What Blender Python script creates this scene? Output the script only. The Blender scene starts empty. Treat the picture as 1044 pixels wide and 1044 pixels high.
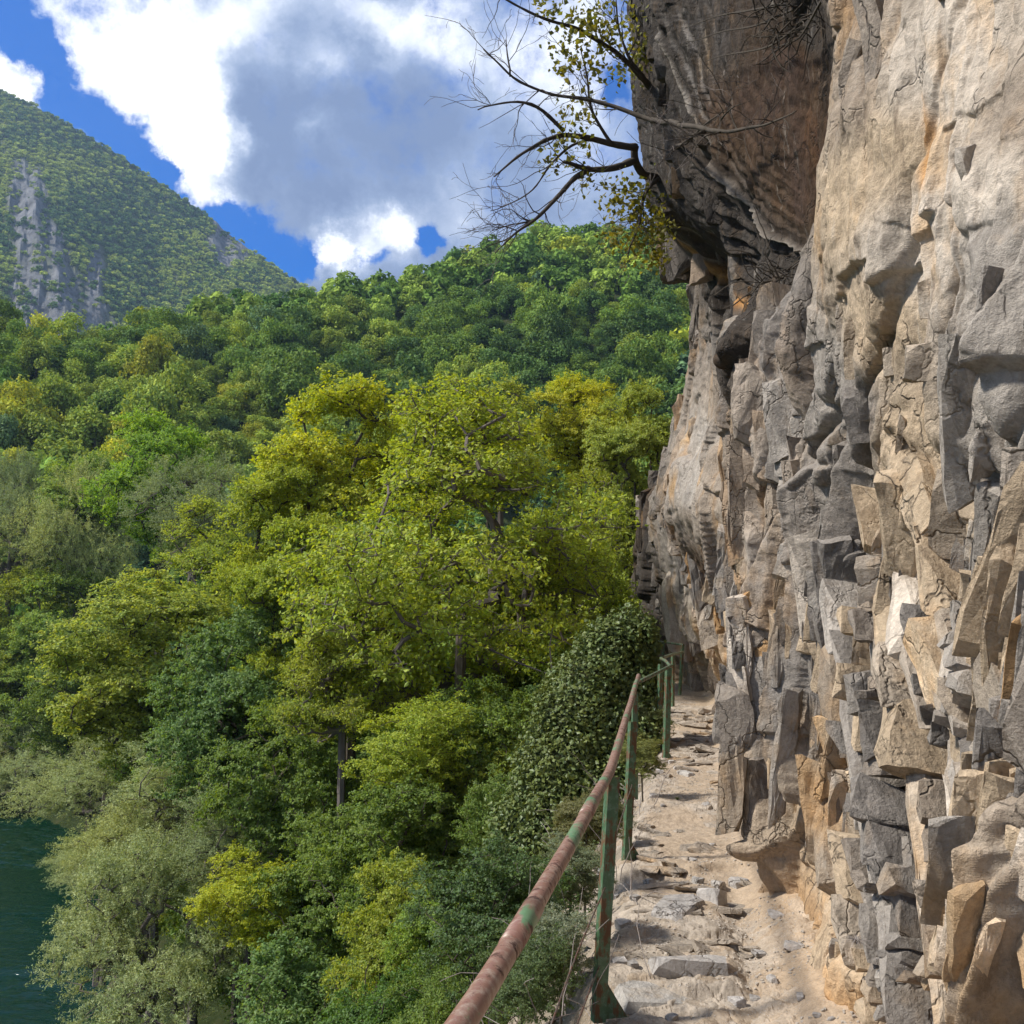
import bpy, math, random
import numpy as np
from mathutils import Vector, Matrix

SC = bpy.context.scene
COL = SC.collection
R = math.radians
F = 1045.0                      # focal length in pixels of the 1044 px photograph
PITCH = math.atan(118 / F)
cp, sp_ = math.cos(PITCH), math.sin(PITCH)

def ray(px, py):
    a, b = (px - 522) / F, (522 - py) / F
    return np.array([a, cp - b * sp_, sp_ + b * cp])

def U(px, py, y):
    """world point on the sight line of a place in the photograph, at forward distance y"""
    d = ray(px, py)
    return d * (y / d[1])

# ------------------------------------------------------------------ camera
cam = bpy.data.cameras.new('camera')
cam.sensor_width = 36
cam.lens = 36 * F / 1044
cam.clip_start = 0.05
cam.clip_end = 6000
co = bpy.data.objects.new('camera', cam)
COL.objects.link(co)
co.location = (0, 0, 0)
co.rotation_euler = (R(90) + PITCH, 0, 0)
SC.camera = co

# ------------------------------------------------------------------ noise
def h2(ix, iy, seed):
    with np.errstate(over='ignore'):
        n = (ix.astype(np.int64) * 374761393 + iy.astype(np.int64) * 668265263 + seed * 974634777).astype(np.uint32)
        n = (n ^ (n >> np.uint32(13))) * np.uint32(1274126177)
        n = (n ^ (n >> np.uint32(16))) * np.uint32(2246822519)
        n = n ^ (n >> np.uint32(15))
    return (n.astype(np.float64) / 4294967296.0)

def vn2(x, y, seed):
    fx, fy = np.floor(x), np.floor(y)
    tx, ty = x - fx, y - fy
    tx = tx * tx * (3 - 2 * tx); ty = ty * ty * (3 - 2 * ty)
    a = h2(fx, fy, seed); b = h2(fx + 1, fy, seed); c = h2(fx, fy + 1, seed); d = h2(fx + 1, fy + 1, seed)
    return (a * (1 - tx) + b * tx) * (1 - ty) + (c * (1 - tx) + d * tx) * ty - 0.5

def fbm2(x, y, seed, octv=4, gain=0.5):
    s = 0; amp = 1.0
    for k in range(octv):
        s = s + amp * vn2(x * 2 ** k + 13.7 * k, y * 2 ** k - 7.3 * k, seed + k)
        amp *= gain
    return s

def vn3(x, y, z, seed):
    fz = np.floor(z); tz = z - fz; tz = tz * tz * (3 - 2 * tz)
    # hashed slices
    def sl(k):
        fx, fy = np.floor(x), np.floor(y)
        tx, ty = x - fx, y - fy
        tx = tx * tx * (3 - 2 * tx); ty = ty * ty * (3 - 2 * ty)
        ox = k * 57.0; oy = k * 113.0
        a = h2(fx + ox, fy + oy, seed); b = h2(fx + 1 + ox, fy + oy, seed)
        c = h2(fx + ox, fy + 1 + oy, seed); d = h2(fx + 1 + ox, fy + 1 + oy, seed)
        return (a * (1 - tx) + b * tx) * (1 - ty) + (c * (1 - tx) + d * tx) * ty
    return sl(fz) * (1 - tz) + sl(fz + 1) * tz - 0.5

def fbm3(x, y, z, seed, octv=3, gain=0.5):
    s = 0; amp = 1.0
    for k in range(octv):
        s = s + amp * vn3(x * 2 ** k + 3.1 * k, y * 2 ** k - 7.3 * k, z * 2 ** k + 5.5 * k, seed + k)
        amp *= gain
    return s

def cells(a, b, seed, jit=0.9):
    """nearest cell of a jittered lattice: offsets to its centre, F1, F2 and its lattice index"""
    fa, fb = np.floor(a), np.floor(b)
    d1 = np.full(a.shape, 1e9); d2 = np.full(a.shape, 1e9)
    da = np.zeros(a.shape); db = np.zeros(a.shape); ia = np.zeros(a.shape); ib = np.zeros(a.shape)
    for i in (-1, 0, 1):
        for j in (-1, 0, 1):
            ca, cb = fa + i, fb + j
            xa = ca + 0.5 + jit * (h2(ca, cb, seed) - 0.5)
            xb = cb + 0.5 + jit * (h2(ca, cb, seed + 91) - 0.5)
            ea, eb = a - xa, b - xb
            d = np.maximum(abs(ea), abs(eb)) * 0.55 + 0.45 * np.sqrt(ea * ea + eb * eb)
            m = d < d1
            d2 = np.where(m, d1, np.minimum(d2, d))
            da = np.where(m, ea, da); db = np.where(m, eb, db)
            ia = np.where(m, ca, ia); ib = np.where(m, cb, ib)
            d1 = np.where(m, d, d1)
    return da, db, d1, d2, ia, ib

def smooth(e0, e1, x):
    t = np.clip((x - e0) / (e1 - e0), 0, 1)
    return t * t * (3 - 2 * t)

# ------------------------------------------------------------------ objects
def tag(o, label=None, cat=None, group=None, kind=None):
    if label: o['label'] = label
    if cat: o['category'] = cat
    if group: o['group'] = group
    if kind: o['kind'] = kind
    return o

def link(name, me, mat=None, parent=None):
    o = bpy.data.objects.new(name, me)
    COL.objects.link(o)
    if mat is not None and me is not None and not me.materials:
        me.materials.append(mat)
    if parent: o.parent = parent
    return o

def empty(name, loc=(0, 0, 0), rz=0, s=1.0):
    o = bpy.data.objects.new(name, None)
    COL.objects.link(o)
    o.location = loc; o.rotation_euler = (0, 0, rz)
    o.scale = (s, s, s) if not hasattr(s, '__len__') else s
    return o

def quads(name, V, Q, smooth_=False, col=None):
    """mesh from an (n,3) vertex array and an (m,4) or (m,3) face array"""
    V = np.ascontiguousarray(V, dtype=np.float32); Q = np.ascontiguousarray(Q, dtype=np.int32)
    me = bpy.data.meshes.new(name)
    k = Q.shape[1]
    me.vertices.add(len(V)); me.vertices.foreach_set('co', V.ravel())
    me.loops.add(Q.size); me.loops.foreach_set('vertex_index', Q.ravel())
    me.polygons.add(len(Q))
    me.polygons.foreach_set('loop_start', np.arange(0, Q.size, k, dtype=np.int32))
    me.polygons.foreach_set('loop_total', np.full(len(Q), k, dtype=np.int32))
    me.polygons.foreach_set('use_smooth', np.full(len(Q), bool(smooth_)))
    me.update(calc_edges=True)
    if col is not None:
        at = me.color_attributes.new('tone', 'FLOAT_COLOR', 'POINT')
        c = np.ones((len(V), 4), dtype=np.float32); c[:, :3] = col
        at.data.foreach_set('color', c.ravel())
    return me

def grid_faces(n, m):
    i = np.arange(n - 1)[:, None] * m + np.arange(m - 1)[None, :]
    return np.stack([i, i + m, i + m + 1, i + 1], -1).reshape(-1, 4)

def tube_arrays(P0, P1, r0, r1, k=6):
    """k-sided prisms along many segments"""
    P0 = np.asarray(P0, float); P1 = np.asarray(P1, float)
    n = len(P0)
    d = P1 - P0; d /= np.linalg.norm(d, axis=1)[:, None] + 1e-9
    ref = np.where(abs(d[:, 2:3]) < 0.9, np.array([[0, 0, 1.0]]), np.array([[1.0, 0, 0]]))
    u = np.cross(d, ref); u /= np.linalg.norm(u, axis=1)[:, None]
    v = np.cross(d, u)
    an = np.arange(k) * 2 * math.pi / k
    ring = np.cos(an)[None, :, None] * u[:, None] + np.sin(an)[None, :, None] * v[:, None]
    A = P0[:, None] + ring * np.asarray(r0)[:, None, None]
    B = P1[:, None] + ring * np.asarray(r1)[:, None, None]
    V = np.concatenate([A, B], 1).reshape(-1, 3)
    j = np.arange(k); jn = (j + 1) % k
    q = np.stack([j, j + k, jn + k, jn], -1)
    Q = (np.arange(n)[:, None, None] * 2 * k + q[None]).reshape(-1, 4)
    return V, Q

def chain_tube(pts, rad, k=8, cap=True):
    """one continuous tube through points"""
    pts = np.asarray(pts, float); n = len(pts)
    rad = np.full(n, rad) if np.isscalar(rad) else np.asarray(rad)
    t = np.gradient(pts, axis=0); t /= np.linalg.norm(t, axis=1)[:, None] + 1e-9
    ref = np.array([0, 0, 1.0]) if abs(t[0][2]) < 0.9 else np.array([1.0, 0, 0])
    u = np.cross(t[0], ref); u /= np.linalg.norm(u)
    V = []
    an = np.arange(k) * 2 * math.pi / k
    for i in range(n):
        u = u - t[i] * np.dot(u, t[i]); u /= np.linalg.norm(u)
        v = np.cross(t[i], u)
        V.append(pts[i] + (np.cos(an)[:, None] * u + np.sin(an)[:, None] * v) * rad[i])
    V = np.concatenate(V)
    i = np.arange(n - 1)[:, None] * k; j = np.arange(k)[None]; jn = (j + 1) % k
    Q = np.stack([i + j, i + j + k, i + jn + k, i + jn], -1).reshape(-1, 4)
    if cap:
        c0 = len(V); V = np.concatenate([V, pts[:1], pts[-1:]])
        jj = np.arange(k)
        a = np.stack([jj, (jj + 1) % k, np.full(k, c0), np.full(k, c0)], -1)
        b = np.stack([(n - 1) * k + (jj + 1) % k, (n - 1) * k + jj, np.full(k, c0 + 1), np.full(k, c0 + 1)], -1)
        # triangles are written as quads with a split edge point to stay one array
        V = np.concatenate([V, pts[:1] + 1e-5, pts[-1:] + 1e-5])
        a[:, 3] = c0 + 2; b[:, 3] = c0 + 3
        Q = np.concatenate([Q, a, b])
    return V, Q

def merge(parts):
    Vs, Qs, o = [], [], 0
    for V, Q in parts:
        Vs.append(V); Qs.append(np.asarray(Q) + o); o += len(V)
    return np.concatenate(Vs), np.concatenate(Qs)

def poly_prism(poly, h, M):
    """convex polygon extruded: kept for plates; returns triangles-as-quads free mesh pieces"""
    n = len(poly)
    V = [(x, y, -h / 2) for x, y in poly] + [(x, y, h / 2) for x, y in poly]
    V = np.array([M @ Vector(v) for v in V])
    return V, [list(range(n))[::-1], list(range(n, 2 * n))] + [[i, (i + 1) % n, (i + 1) % n + n, i + n] for i in range(n)]

def pymesh(name, V, Fs):
    me = bpy.data.meshes.new(name)
    me.from_pydata([tuple(v) for v in V], [], Fs)
    me.update()
    return me

# ------------------------------------------------------------------ materials
class NT:
    def __init__(self, tree): self.t = tree
    def n(self, typ, **kw):
        nd = self.t.nodes.new(typ)
        for k, v in kw.items(): setattr(nd, k, v)
        return nd
    def l(self, a, b): self.t.links.new(a, b)
    def inp(self, sock, v):
        if isinstance(v, (int, float)): sock.default_value = v
        elif isinstance(v, (tuple, list)): sock.default_value = tuple(v) + ((1,) if len(v) == 3 and len(sock.default_value) == 4 else ())
        else: self.l(v, sock)
    def math(self, op, a, b=None, c=None, clamp=False):
        nd = self.n('ShaderNodeMath', operation=op, use_clamp=clamp)
        self.inp(nd.inputs[0], a)
        if b is not None: self.inp(nd.inputs[1], b)
        if c is not None: self.inp(nd.inputs[2], c)
        return nd.outputs[0]
    def vmath(self, op, a, b=None):
        nd = self.n('ShaderNodeVectorMath', operation=op)
        self.inp(nd.inputs[0], a)
        if b is not None: self.inp(nd.inputs[1], b)
        return nd.outputs['Value'] if op in ('DOT_PRODUCT', 'LENGTH', 'DISTANCE') else nd.outputs['Vector']
    def mix(self, fac, a, b, blend='MIX'):
        nd = self.n('ShaderNodeMix', data_type='RGBA', blend_type=blend)
        self.inp(nd.inputs['Factor'], fac)
        self.inp(nd.inputs['A'] if False else nd.inputs[6], a); self.inp(nd.inputs[7], b)
        return nd.outputs[2]
    def ramp(self, fac, stops):
        nd = self.n('ShaderNodeValToRGB')
        e = nd.color_ramp.elements
        while len(e) < len(stops): e.new(0.5)
        for i, (p, c) in enumerate(stops):
            e[i].position = p; e[i].color = tuple(c) + (1,) if len(c) == 3 else c
        self.inp(nd.inputs[0], fac)
        return nd.outputs[0]
    def maprange(self, v, a, b, c=0.0, d=1.0, smooth_=False):
        nd = self.n('ShaderNodeMapRange')
        if smooth_: nd.interpolation_type = 'SMOOTHSTEP'
        self.inp(nd.inputs[0], v)
        for i, x in enumerate((a, b, c, d)): nd.inputs[i + 1].default_value = x
        return nd.outputs[0]
    def noise(self, vec, scale, detail=4, rough=0.55, dist=0.0, out='Fac'):
        nd = self.n('ShaderNodeTexNoise')
        if vec is not None: self.l(vec, nd.inputs['Vector'])
        nd.inputs['Scale'].default_value = scale; nd.inputs['Detail'].default_value = detail
        nd.inputs['Roughness'].default_value = rough; nd.inputs['Distortion'].default_value = dist
        return nd.outputs[out]
    def mapping(self, vec, scale=(1, 1, 1), rot=(0, 0, 0), loc=(0, 0, 0)):
        nd = self.n('ShaderNodeMapping')
        self.l(vec, nd.inputs['Vector'])
        nd.inputs['Scale'].default_value = scale; nd.inputs['Rotation'].default_value = rot; nd.inputs['Location'].default_value = loc
        return nd.outputs[0]

def material(name):
    m = bpy.data.materials.new(name); m.use_nodes = True
    t = m.node_tree; t.nodes.clear()
    N = NT(t)
    out = N.n('ShaderNodeOutputMaterial')
    return m, N, out

def principled(N, out, base, rough=0.8, spec=0.3, normal=None, metal=0.0):
    b = N.n('ShaderNodeBsdfPrincipled')
    N.inp(b.inputs['Base Color'], base); N.inp(b.inputs['Roughness'], rough)
    b.inputs['Specular IOR Level'].default_value = spec
    b.inputs['Metallic'].default_value = metal
    if normal is not None: N.l(normal, b.inputs['Normal'])
    N.l(b.outputs[0], out.inputs['Surface'])
    return b

def bump(N, h, strength, dist):
    nd = N.n('ShaderNodeBump'); nd.inputs['Strength'].default_value = strength; nd.inputs['Distance'].default_value = dist
    N.l(h, nd.inputs['Height'])
    return nd.outputs[0]

def rock_material(name, sat=1.0):
    m, N, out = material(name)
    pos = N.n('ShaderNodeNewGeometry').outputs['Position']
    att = N.n('ShaderNodeAttribute', attribute_name='tone').outputs['Color']
    n1 = N.noise(pos, 9, 8, 0.65)
    n2 = N.noise(pos, 55, 6, 0.7)
    st = N.noise(N.mapping(pos, (14, 14, 2.2)), 1.0, 6, 0.65)
    f = N.math('ADD', N.math('MULTIPLY', n1, 0.9), N.math('MULTIPLY', n2, 0.9))
    f = N.maprange(f, 0.55, 1.25, 0.55, 1.42)
    c = N.mix(1.0, att, N.n('ShaderNodeCombineColor').outputs[0] if False else f, 'MULTIPLY')
    # pale scuffs and dark streaks running down the beds
    c = N.mix(N.maprange(st, 0.60, 0.75, 0, 0.38), c, (0.50, 0.46, 0.40))
    c = N.mix(N.maprange(st, 0.44, 0.30, 0, 0.6), c, (0.12, 0.085, 0.055))
    # rusty and ochre stains
    o = N.noise(N.mapping(pos, (1.3, 1.3, 0.7), loc=(3, 1, 7)), 1.6, 7, 0.6)
    c = N.mix(N.maprange(o, 0.54, 0.70, 0, 0.85), c, N.mix(1.0, c, (1.22, 0.90, 0.52), 'MULTIPLY'))
    # thin dark cracks
    vo = N.n('ShaderNodeTexVoronoi', feature='DISTANCE_TO_EDGE'); vo.inputs['Scale'].default_value = 1.0
    wv = N.vmath('ADD', N.mapping(pos, (5, 5, 2.4)), N.vmath('SCALE', N.noise(pos, 4, 4, 0.6, out='Color'), None))
    wv.node.inputs[1].links[0].from_node.inputs['Scale'].default_value = 1.3
    N.l(wv, vo.inputs['Vector'])
    cr = N.maprange(vo.outputs['Distance'], 0.0, 0.035, 1, 0)
    cr = N.math('MULTIPLY', cr, N.maprange(N.noise(pos, 1.7, 3), 0.45, 0.6, 0, 1))
    c = N.mix(N.math('MULTIPLY', cr, 0.5), c, (0.06, 0.05, 0.04))
    hgt = N.math('ADD', N.math('MULTIPLY', n1, 1.0), N.math('MULTIPLY', n2, 0.45))
    hgt = N.math('ADD', hgt, N.math('MULTIPLY', N.noise(pos, 210, 3, 0.6), 0.12))
    hgt = N.math('ADD', hgt, N.math('MULTIPLY', st, 0.6))
    hgt = N.math('SUBTRACT', hgt, N.math('MULTIPLY', cr, 0.7))
    principled(N, out, c, 0.9, 0.25, bump(N, hgt, 0.75, 0.035))
    return m

def leaf_material(name, rough=0.6, trans=0.5, gloss=0.12, hue_var=0.5):
    m, N, out = material(name)
    oi = N.n('ShaderNodeObjectInfo')
    geo = N.n('ShaderNodeNewGeometry')
    pos = geo.outputs['Position']
    rnd = geo.outputs['Random Per Island']
    base = oi.outputs['Color']
    big = N.noise(pos, 0.55, 3, 0.6)
    # per leaf: some leaves yellower, some deeper green
    yel = N.mix(1.0, base, (1.4, 1.1, 0.6), 'MULTIPLY')
    deep = N.mix(1.0, base, (0.52, 0.66, 0.55), 'MULTIPLY')
    k = N.math('ADD', N.math('MULTIPLY', rnd, 0.55), N.math('MULTIPLY', big, 0.9))
    c = N.mix(N.maprange(k, 0.55, 0.98, 0, hue_var), base, yel)
    c = N.mix(N.maprange(k, 0.72, 0.30, 0, 0.75), c, deep)
    br = N.maprange(N.math('FRACT', N.math('MULTIPLY', rnd, 17.3)), 0, 1, 0.72, 1.3)
    c = N.mix(1.0, c, br, 'MULTIPLY')
    d = N.n('ShaderNodeBsdfDiffuse'); N.l(c, d.inputs[0])
    t = N.n('ShaderNodeBsdfTranslucent'); N.l(N.mix(1.0, c, (1.22, 1.12, 0.55), 'MULTIPLY'), t.inputs[0])
    mx = N.n('ShaderNodeMixShader'); mx.inputs[0].default_value = trans
    N.l(d.outputs[0], mx.inputs[1]); N.l(t.outputs[0], mx.inputs[2])
    g = N.n('ShaderNodeBsdfGlossy'); g.inputs['Roughness'].default_value = rough; g.inputs[0].default_value = (0.9, 0.95, 1, 1)
    m2 = N.n('ShaderNodeMixShader'); m2.inputs[0].default_value = gloss * 0.2
    N.l(mx.outputs[0], m2.inputs[1]); N.l(g.outputs[0], m2.inputs[2])
    N.l(m2.outputs[0], out.inputs['Surface'])
    return m

def bark_material(name, a, b):
    m, N, out = material(name)
    pos = N.n('ShaderNodeNewGeometry').outputs['Position']
    n = N.noise(N.mapping(pos, (12, 12, 3)), 1.0, 6, 0.65)
    c = N.mix(n, a, b)
    principled(N, out, c, 0.9, 0.2, bump(N, n, 0.6, 0.02))
    return m

M = {}
M['rock'] = rock_material('weathered limestone')
M['leaf'] = leaf_material('leaves')
M['leaf_far'] = leaf_material('distant leaves', trans=0.3, gloss=0.06)
M['leaf_willow'] = leaf_material('willow leaves', trans=0.35, gloss=0.12, hue_var=0.25)
M['leaf_ivy'] = leaf_material('ivy leaves', rough=0.5, trans=0.2, gloss=0.14, hue_var=0.5)
M['bark'] = bark_material('bark', (0.035, 0.028, 0.02), (0.12, 0.10, 0.08))
M['bark_grey'] = bark_material('grey bark', (0.07, 0.055, 0.05), (0.22, 0.19, 0.17))
M['twig'] = bark_material('dry twigs', (0.16, 0.13, 0.11), (0.34, 0.30, 0.27))

def paint_metal(name, paint, rust, amount, pale=None, chip=None):
    m, N, out = material(name)
    pos = N.n('ShaderNodeNewGeometry').outputs['Position']
    n = N.noise(pos, 16, 8, 0.7)
    w = N.noise(N.mapping(pos, (30, 30, 5)), 1.0, 6, 0.7)
    c = N.mix(N.noise(pos, 60, 4), paint, tuple(x * 0.7 for x in paint))
    if pale is not None: c = N.mix(N.maprange(N.noise(pos, 35, 6, 0.75), 0.48, 0.66, 0, 0.75), c, pale)
    k = N.math('ADD', N.math('MULTIPLY', n, 0.5), N.math('MULTIPLY', w, 0.5))
    c = N.mix(N.maprange(k, amount, amount + 0.05, 0, 1), c, N.mix(w, rust, tuple(x * 0.35 for x in rust)))
    if chip is not None:
        q = N.noise(N.mapping(pos, (2.2, 0.9, 2.2), loc=(5, 2, 9)), 4.5, 7, 0.68)
        c = N.mix(N.maprange(q, 0.54, 0.60, 0, 0.85), c, chip)
    principled(N, out, c, N.maprange(k, amount, amount + 0.05, 0.42, 0.85), 0.5, bump(N, k, 0.35, 0.003))
    return m
M['post'] = paint_metal('chipped green paint', (0.075, 0.15, 0.075), (0.20, 0.10, 0.045), 0.50, (0.16, 0.24, 0.17))
M['rail'] = paint_metal('worn handrail paint', (0.27, 0.14, 0.105), (0.13, 0.06, 0.04), 0.54, (0.42, 0.34, 0.27), (0.10, 0.24, 0.12))
M['cable'] = paint_metal('rusty cable', (0.10, 0.075, 0.06), (0.16, 0.07, 0.04), 0.5)
# ------------------------------------------------------------------ light and sky
SUN = np.array([-0.64, -0.12, 0.72]); SUN /= np.linalg.norm(SUN)
el = math.asin(SUN[2]); az = math.atan2(SUN[0], SUN[1])
ld = bpy.data.lights.new('sun', 'SUN'); ld.energy = 4.0; ld.angle = R(5); ld.color = (1.0, 0.95, 0.87)
lo = bpy.data.objects.new('sun', ld); COL.objects.link(lo)
lo.rotation_euler = Vector(-SUN).to_track_quat('-Z', 'Y').to_euler()
lo.location = (-40, 10, 60)

w = bpy.data.worlds.new('World'); SC.world = w; w.use_nodes = True
w.node_tree.nodes.clear()
N = NT(w.node_tree)
wout = N.n('ShaderNodeOutputWorld')
sky = N.n('ShaderNodeTexSky', sky_type='NISHITA'); sky.sun_disc = False
sky.sun_elevation = el; sky.sun_rotation = az; sky.altitude = 400; sky.air_density = 1.0; sky.dust_density = 0.3; sky.ozone_density = 3.0
bg = N.n('ShaderNodeBackground'); bg.inputs[1].default_value = 0.10
hs = N.n('ShaderNodeHueSaturation'); hs.inputs['Saturation'].default_value = 1.5; hs.inputs['Value'].default_value = 1.15
N.l(sky.outputs[0], hs.inputs['Color']); N.l(N.mix(1.0, hs.outputs[0], (0.10, 0.68, 1.0), 'MULTIPLY'), bg.inputs[0])
D = N.vmath('NORMALIZE', N.n('ShaderNodeTexCoord').outputs['Generated'])
warp = N.vmath('SUBTRACT', N.noise(D, 3.2, 7, 0.62, out='Color'), (0.5, 0.5, 0.5))
ws = N.n('ShaderNodeVectorMath', operation='SCALE'); N.l(warp, ws.inputs[0]); ws.inputs['Scale'].default_value = 0.30
DW = N.vmath('NORMALIZE', N.vmath('ADD', D, ws.outputs[0]))
warpf = N.vmath('SUBTRACT', N.noise(D, 14, 7, 0.66, out='Color'), (0.5, 0.5, 0.5))
wf = N.n('ShaderNodeVectorMath', operation='SCALE'); N.l(warpf, wf.inputs[0]); wf.inputs['Scale'].default_value = 0.085
DF = N.vmath('NORMALIZE', N.vmath('ADD', D, wf.outputs[0]))
def blob(vec, px, py, rpx, amp):
    c = ray(px, py); c = c / np.linalg.norm(c)
    k = 2.0 / (rpx / F) ** 2 * 0.5
    dt = N.vmath('DOT_PRODUCT', vec, tuple(c))
    e = N.math('EXPONENT', N.math('MULTIPLY', N.math('SUBTRACT', dt, 1.0), k * 2))
    return N.math('MULTIPLY', e, amp)
def total(lst):
    s = lst[0]
    for x in lst[1:]: s = N.math('ADD', s, x)
    return s
# openings of blue between the clouds
holes = [(8, 28, 16, 1.0), (38, 48, 20, 1.3), (70, 85, 18, 1.0), (100, 125, 20, 1.0), (135, 158, 22, 1.2), (168, 172, 16, 1.0), (60, 120, 16, 0.6),
         (225, 250, 30, 1.2), (262, 252, 26, 1.6), (300, 256, 18, 1.1), (436, 243, 13, 1.4), (318, 274, 14, 1.0), (375, 262, 9, 0.5),
         (628, 88, 16, 0.55), (-200, 60, 90, 1.0), (-60, -220, 150, 1.1), (900, -500, 500, 0.9), (180, 215, 20, 0.9)]
hole = total([blob(DF, *h) for h in holes])
gen = N.noise(D, 2.6, 8, 0.6)
front = N.maprange(N.vmath('DOT_PRODUCT', D, (0, 1, 0)), 0.55, 0.75, 0, 1)
hole = N.math('ADD', N.math('MULTIPLY', hole, 1.0), N.math('MULTIPLY', N.maprange(gen, 0.55, 0.66, 0, 0.9), N.math('SUBTRACT', 1.0, front)))
fine = N.noise(D, 22, 7, 0.65)
hole = N.math('ADD', hole, N.math('MULTIPLY', N.math('SUBTRACT', fine, 0.5), 1.3))
cloud = N.maprange(hole, 0.22, 0.78, 1, 0, True)
# white sunlit tops against blue grey bases
white = total([blob(DF, 140, 75, 75, 1.15), blob(DF, 195, 135, 42, 0.9), blob(DF, 120, 30, 60, 0.9), blob(DF, 15, 85, 40, 1.1), blob(DF, 175, 185, 20, 0.8),
               blob(DF, 270, 15, 45, 0.55), blob(DF, 360, 8, 40, 0.55), blob(DF, 455, 45, 42, 0.55), blob(DF, 540, 60, 55, 0.6), blob(DF, 400, 30, 30, 0.3),
               blob(DF, 345, 258, 26, 0.9), blob(DF, 240, 230, 22, 0.7), blob(DF, 215, 212, 18, 0.7), blob(DF, 400, 235, 26, 0.75), blob(DF, 315, 135, 14, 0.35),
               blob(DF, 470, 215, 45, 0.5), blob(DF, 600, 140, 80, 0.45), blob(DF, 250, 140, 12, 0.3), blob(DF, 330, 60, 18, 0.3), blob(DF, 620, 0, 60, 0.4)])
n2 = N.noise(DW, 5.5, 8, 0.6)
n3 = N.noise(D, 11, 8, 0.6)
wh = N.math('ADD', white, N.math('MULTIPLY', N.math('SUBTRACT', n2, 0.5), 1.1))
wh = N.math('ADD', wh, N.math('MULTIPLY', N.math('SUBTRACT', n3, 0.5), 1.1))
wh = N.math('ADD', wh, N.math('MULTIPLY', N.math('SUBTRACT', 1.0, front), 0.35))
cc = N.ramp(wh, [(0.0, (0.155, 0.205, 0.335)), (0.22, (0.22, 0.28, 0.42)), (0.45, (0.39, 0.45, 0.58)), (0.66, (0.80, 0.83, 0.88)), (1.0, (1.0, 1.0, 1.0))])
cb = N.n('ShaderNodeBackground'); N.l(cc, cb.inputs[0]); cb.inputs[1].default_value = 1.0
mx = N.n('ShaderNodeMixShader'); N.l(cloud, mx.inputs[0]); N.l(bg.outputs[0], mx.inputs[1]); N.l(cb.outputs[0], mx.inputs[2])
N.l(mx.outputs[0], wout.inputs['Surface'])
SC.view_settings.view_transform = 'Standard'; SC.view_settings.look = 'None'
SC.view_settings.exposure = 0.62; SC.view_settings.gamma = 1

SC.render.engine = 'CYCLES'
cy = SC.cycles
cy.max_bounces = 5; cy.diffuse_bounces = 3; cy.glossy_bounces = 2; cy.transmission_bounces = 3; cy.volume_bounces = 0; cy.transparent_max_bounces = 8
cy.caustics_reflective = False; cy.caustics_refractive = False
cy.use_denoising = True; cy.sample_clamp_indirect = 4
cy.use_adaptive_sampling = True; cy.adaptive_threshold = 0.02

# ------------------------------------------------------------------ the cliff
RC = lambda y: np.sqrt(y * y + 1.44)
def qt(y, z):
    r = RC(y)
    return np.arcsinh(y / 1.2) * 1.0, z / r * 2.2
ctrl = [  # px, py, forward distance of the rock seen there
 (858,1044,4.15),(826,1008,4.7),(812,943,5.6),(800,874,7.0),(792,835,8.0),(772,789,10.6),(748,730,17),(738,705,20),
 (1044,1044,2.5),(1044,850,2.45),(1044,640,2.35),(1044,400,2.4),(1044,200,2.45),(1044,0,2.6),(1000,640,2.65),(1000,900,2.75),(1000,200,2.7),(1000,400,2.6),
 (950,1044,3.1),(950,800,3.15),(950,640,3.2),(950,400,3.0),(950,200,3.0),(950,0,3.15),
 (905,1044,3.6),(900,800,3.8),(905,500,3.6),(905,250,3.4),(905,60,3.4),
 (870,1000,4.0),(870,850,4.5),(870,700,4.8),(870,560,4.7),(870,400,4.0),(870,200,3.8),(870,0,3.8),
 (838,900,5.3),(838,750,5.8),(835,600,5.6),(838,450,5.0),(842,330,4.3),(838,220,4.1),(838,110,4.1),(842,0,4.15),
 (822,520,5.9),(800,450,6.4),(785,450,6.7),(802,560,6.6),(808,330,6.1),(786,320,6.6),(800,640,7.0),(812,780,6.3),
 (775,650,8.4),(762,720,10.5),(752,600,9.2),(760,520,8.6),(765,420,8.2),(768,340,8.0),
 (828,240,6.9),(820,200,7.0),(824,90,6.8),(828,20,6.7),(800,230,7.6),(800,120,7.4),(790,40,7.5),(760,180,8.7),(745,100,8.6),(725,50,9.0),(700,90,10.0),(720,160,9.9),
 (740,215,9.8),(780,262,8.9),(815,285,7.6),(750,290,9.6),(720,260,10.6),(700,200,11.2),(680,120,11.6),(663,60,12.0),(652,0,12.2),(656,95,12.8),(670,170,12.9),(684,240,12.9),(700,300,11.8),
 (735,360,10.2),(715,420,11.0),(690,330,12.2),(692,390,12.4),(678,450,13.0),(700,480,12.0),(675,530,13.2),(720,520,10.9),(735,580,10.6),(705,560,12.6),
 (745,640,12.5),(725,640,15),(712,600,17),(700,650,20.5),(722,680,19.5),(690,620,22),(682,560,21),(676,650,24),(660,600,26),(650,560,27.5),(645,620,28),(642,660,28)]
pts, val = [], []
for px, py, y in ctrl:
    P = U(px, py, y); q, t = qt(P[1], P[2]); pts.append((q, t)); val.append(P[0] / RC(P[1]))
for y in (-3.5, -1.0, 0.5, 1.5):
    for z in (-3, -1.6, 0.5, 3, 6):
        q, t = qt(y, z); pts.append((q, t)); val.append((1.25 + 0.05 * abs(z)) / RC(y))
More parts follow.
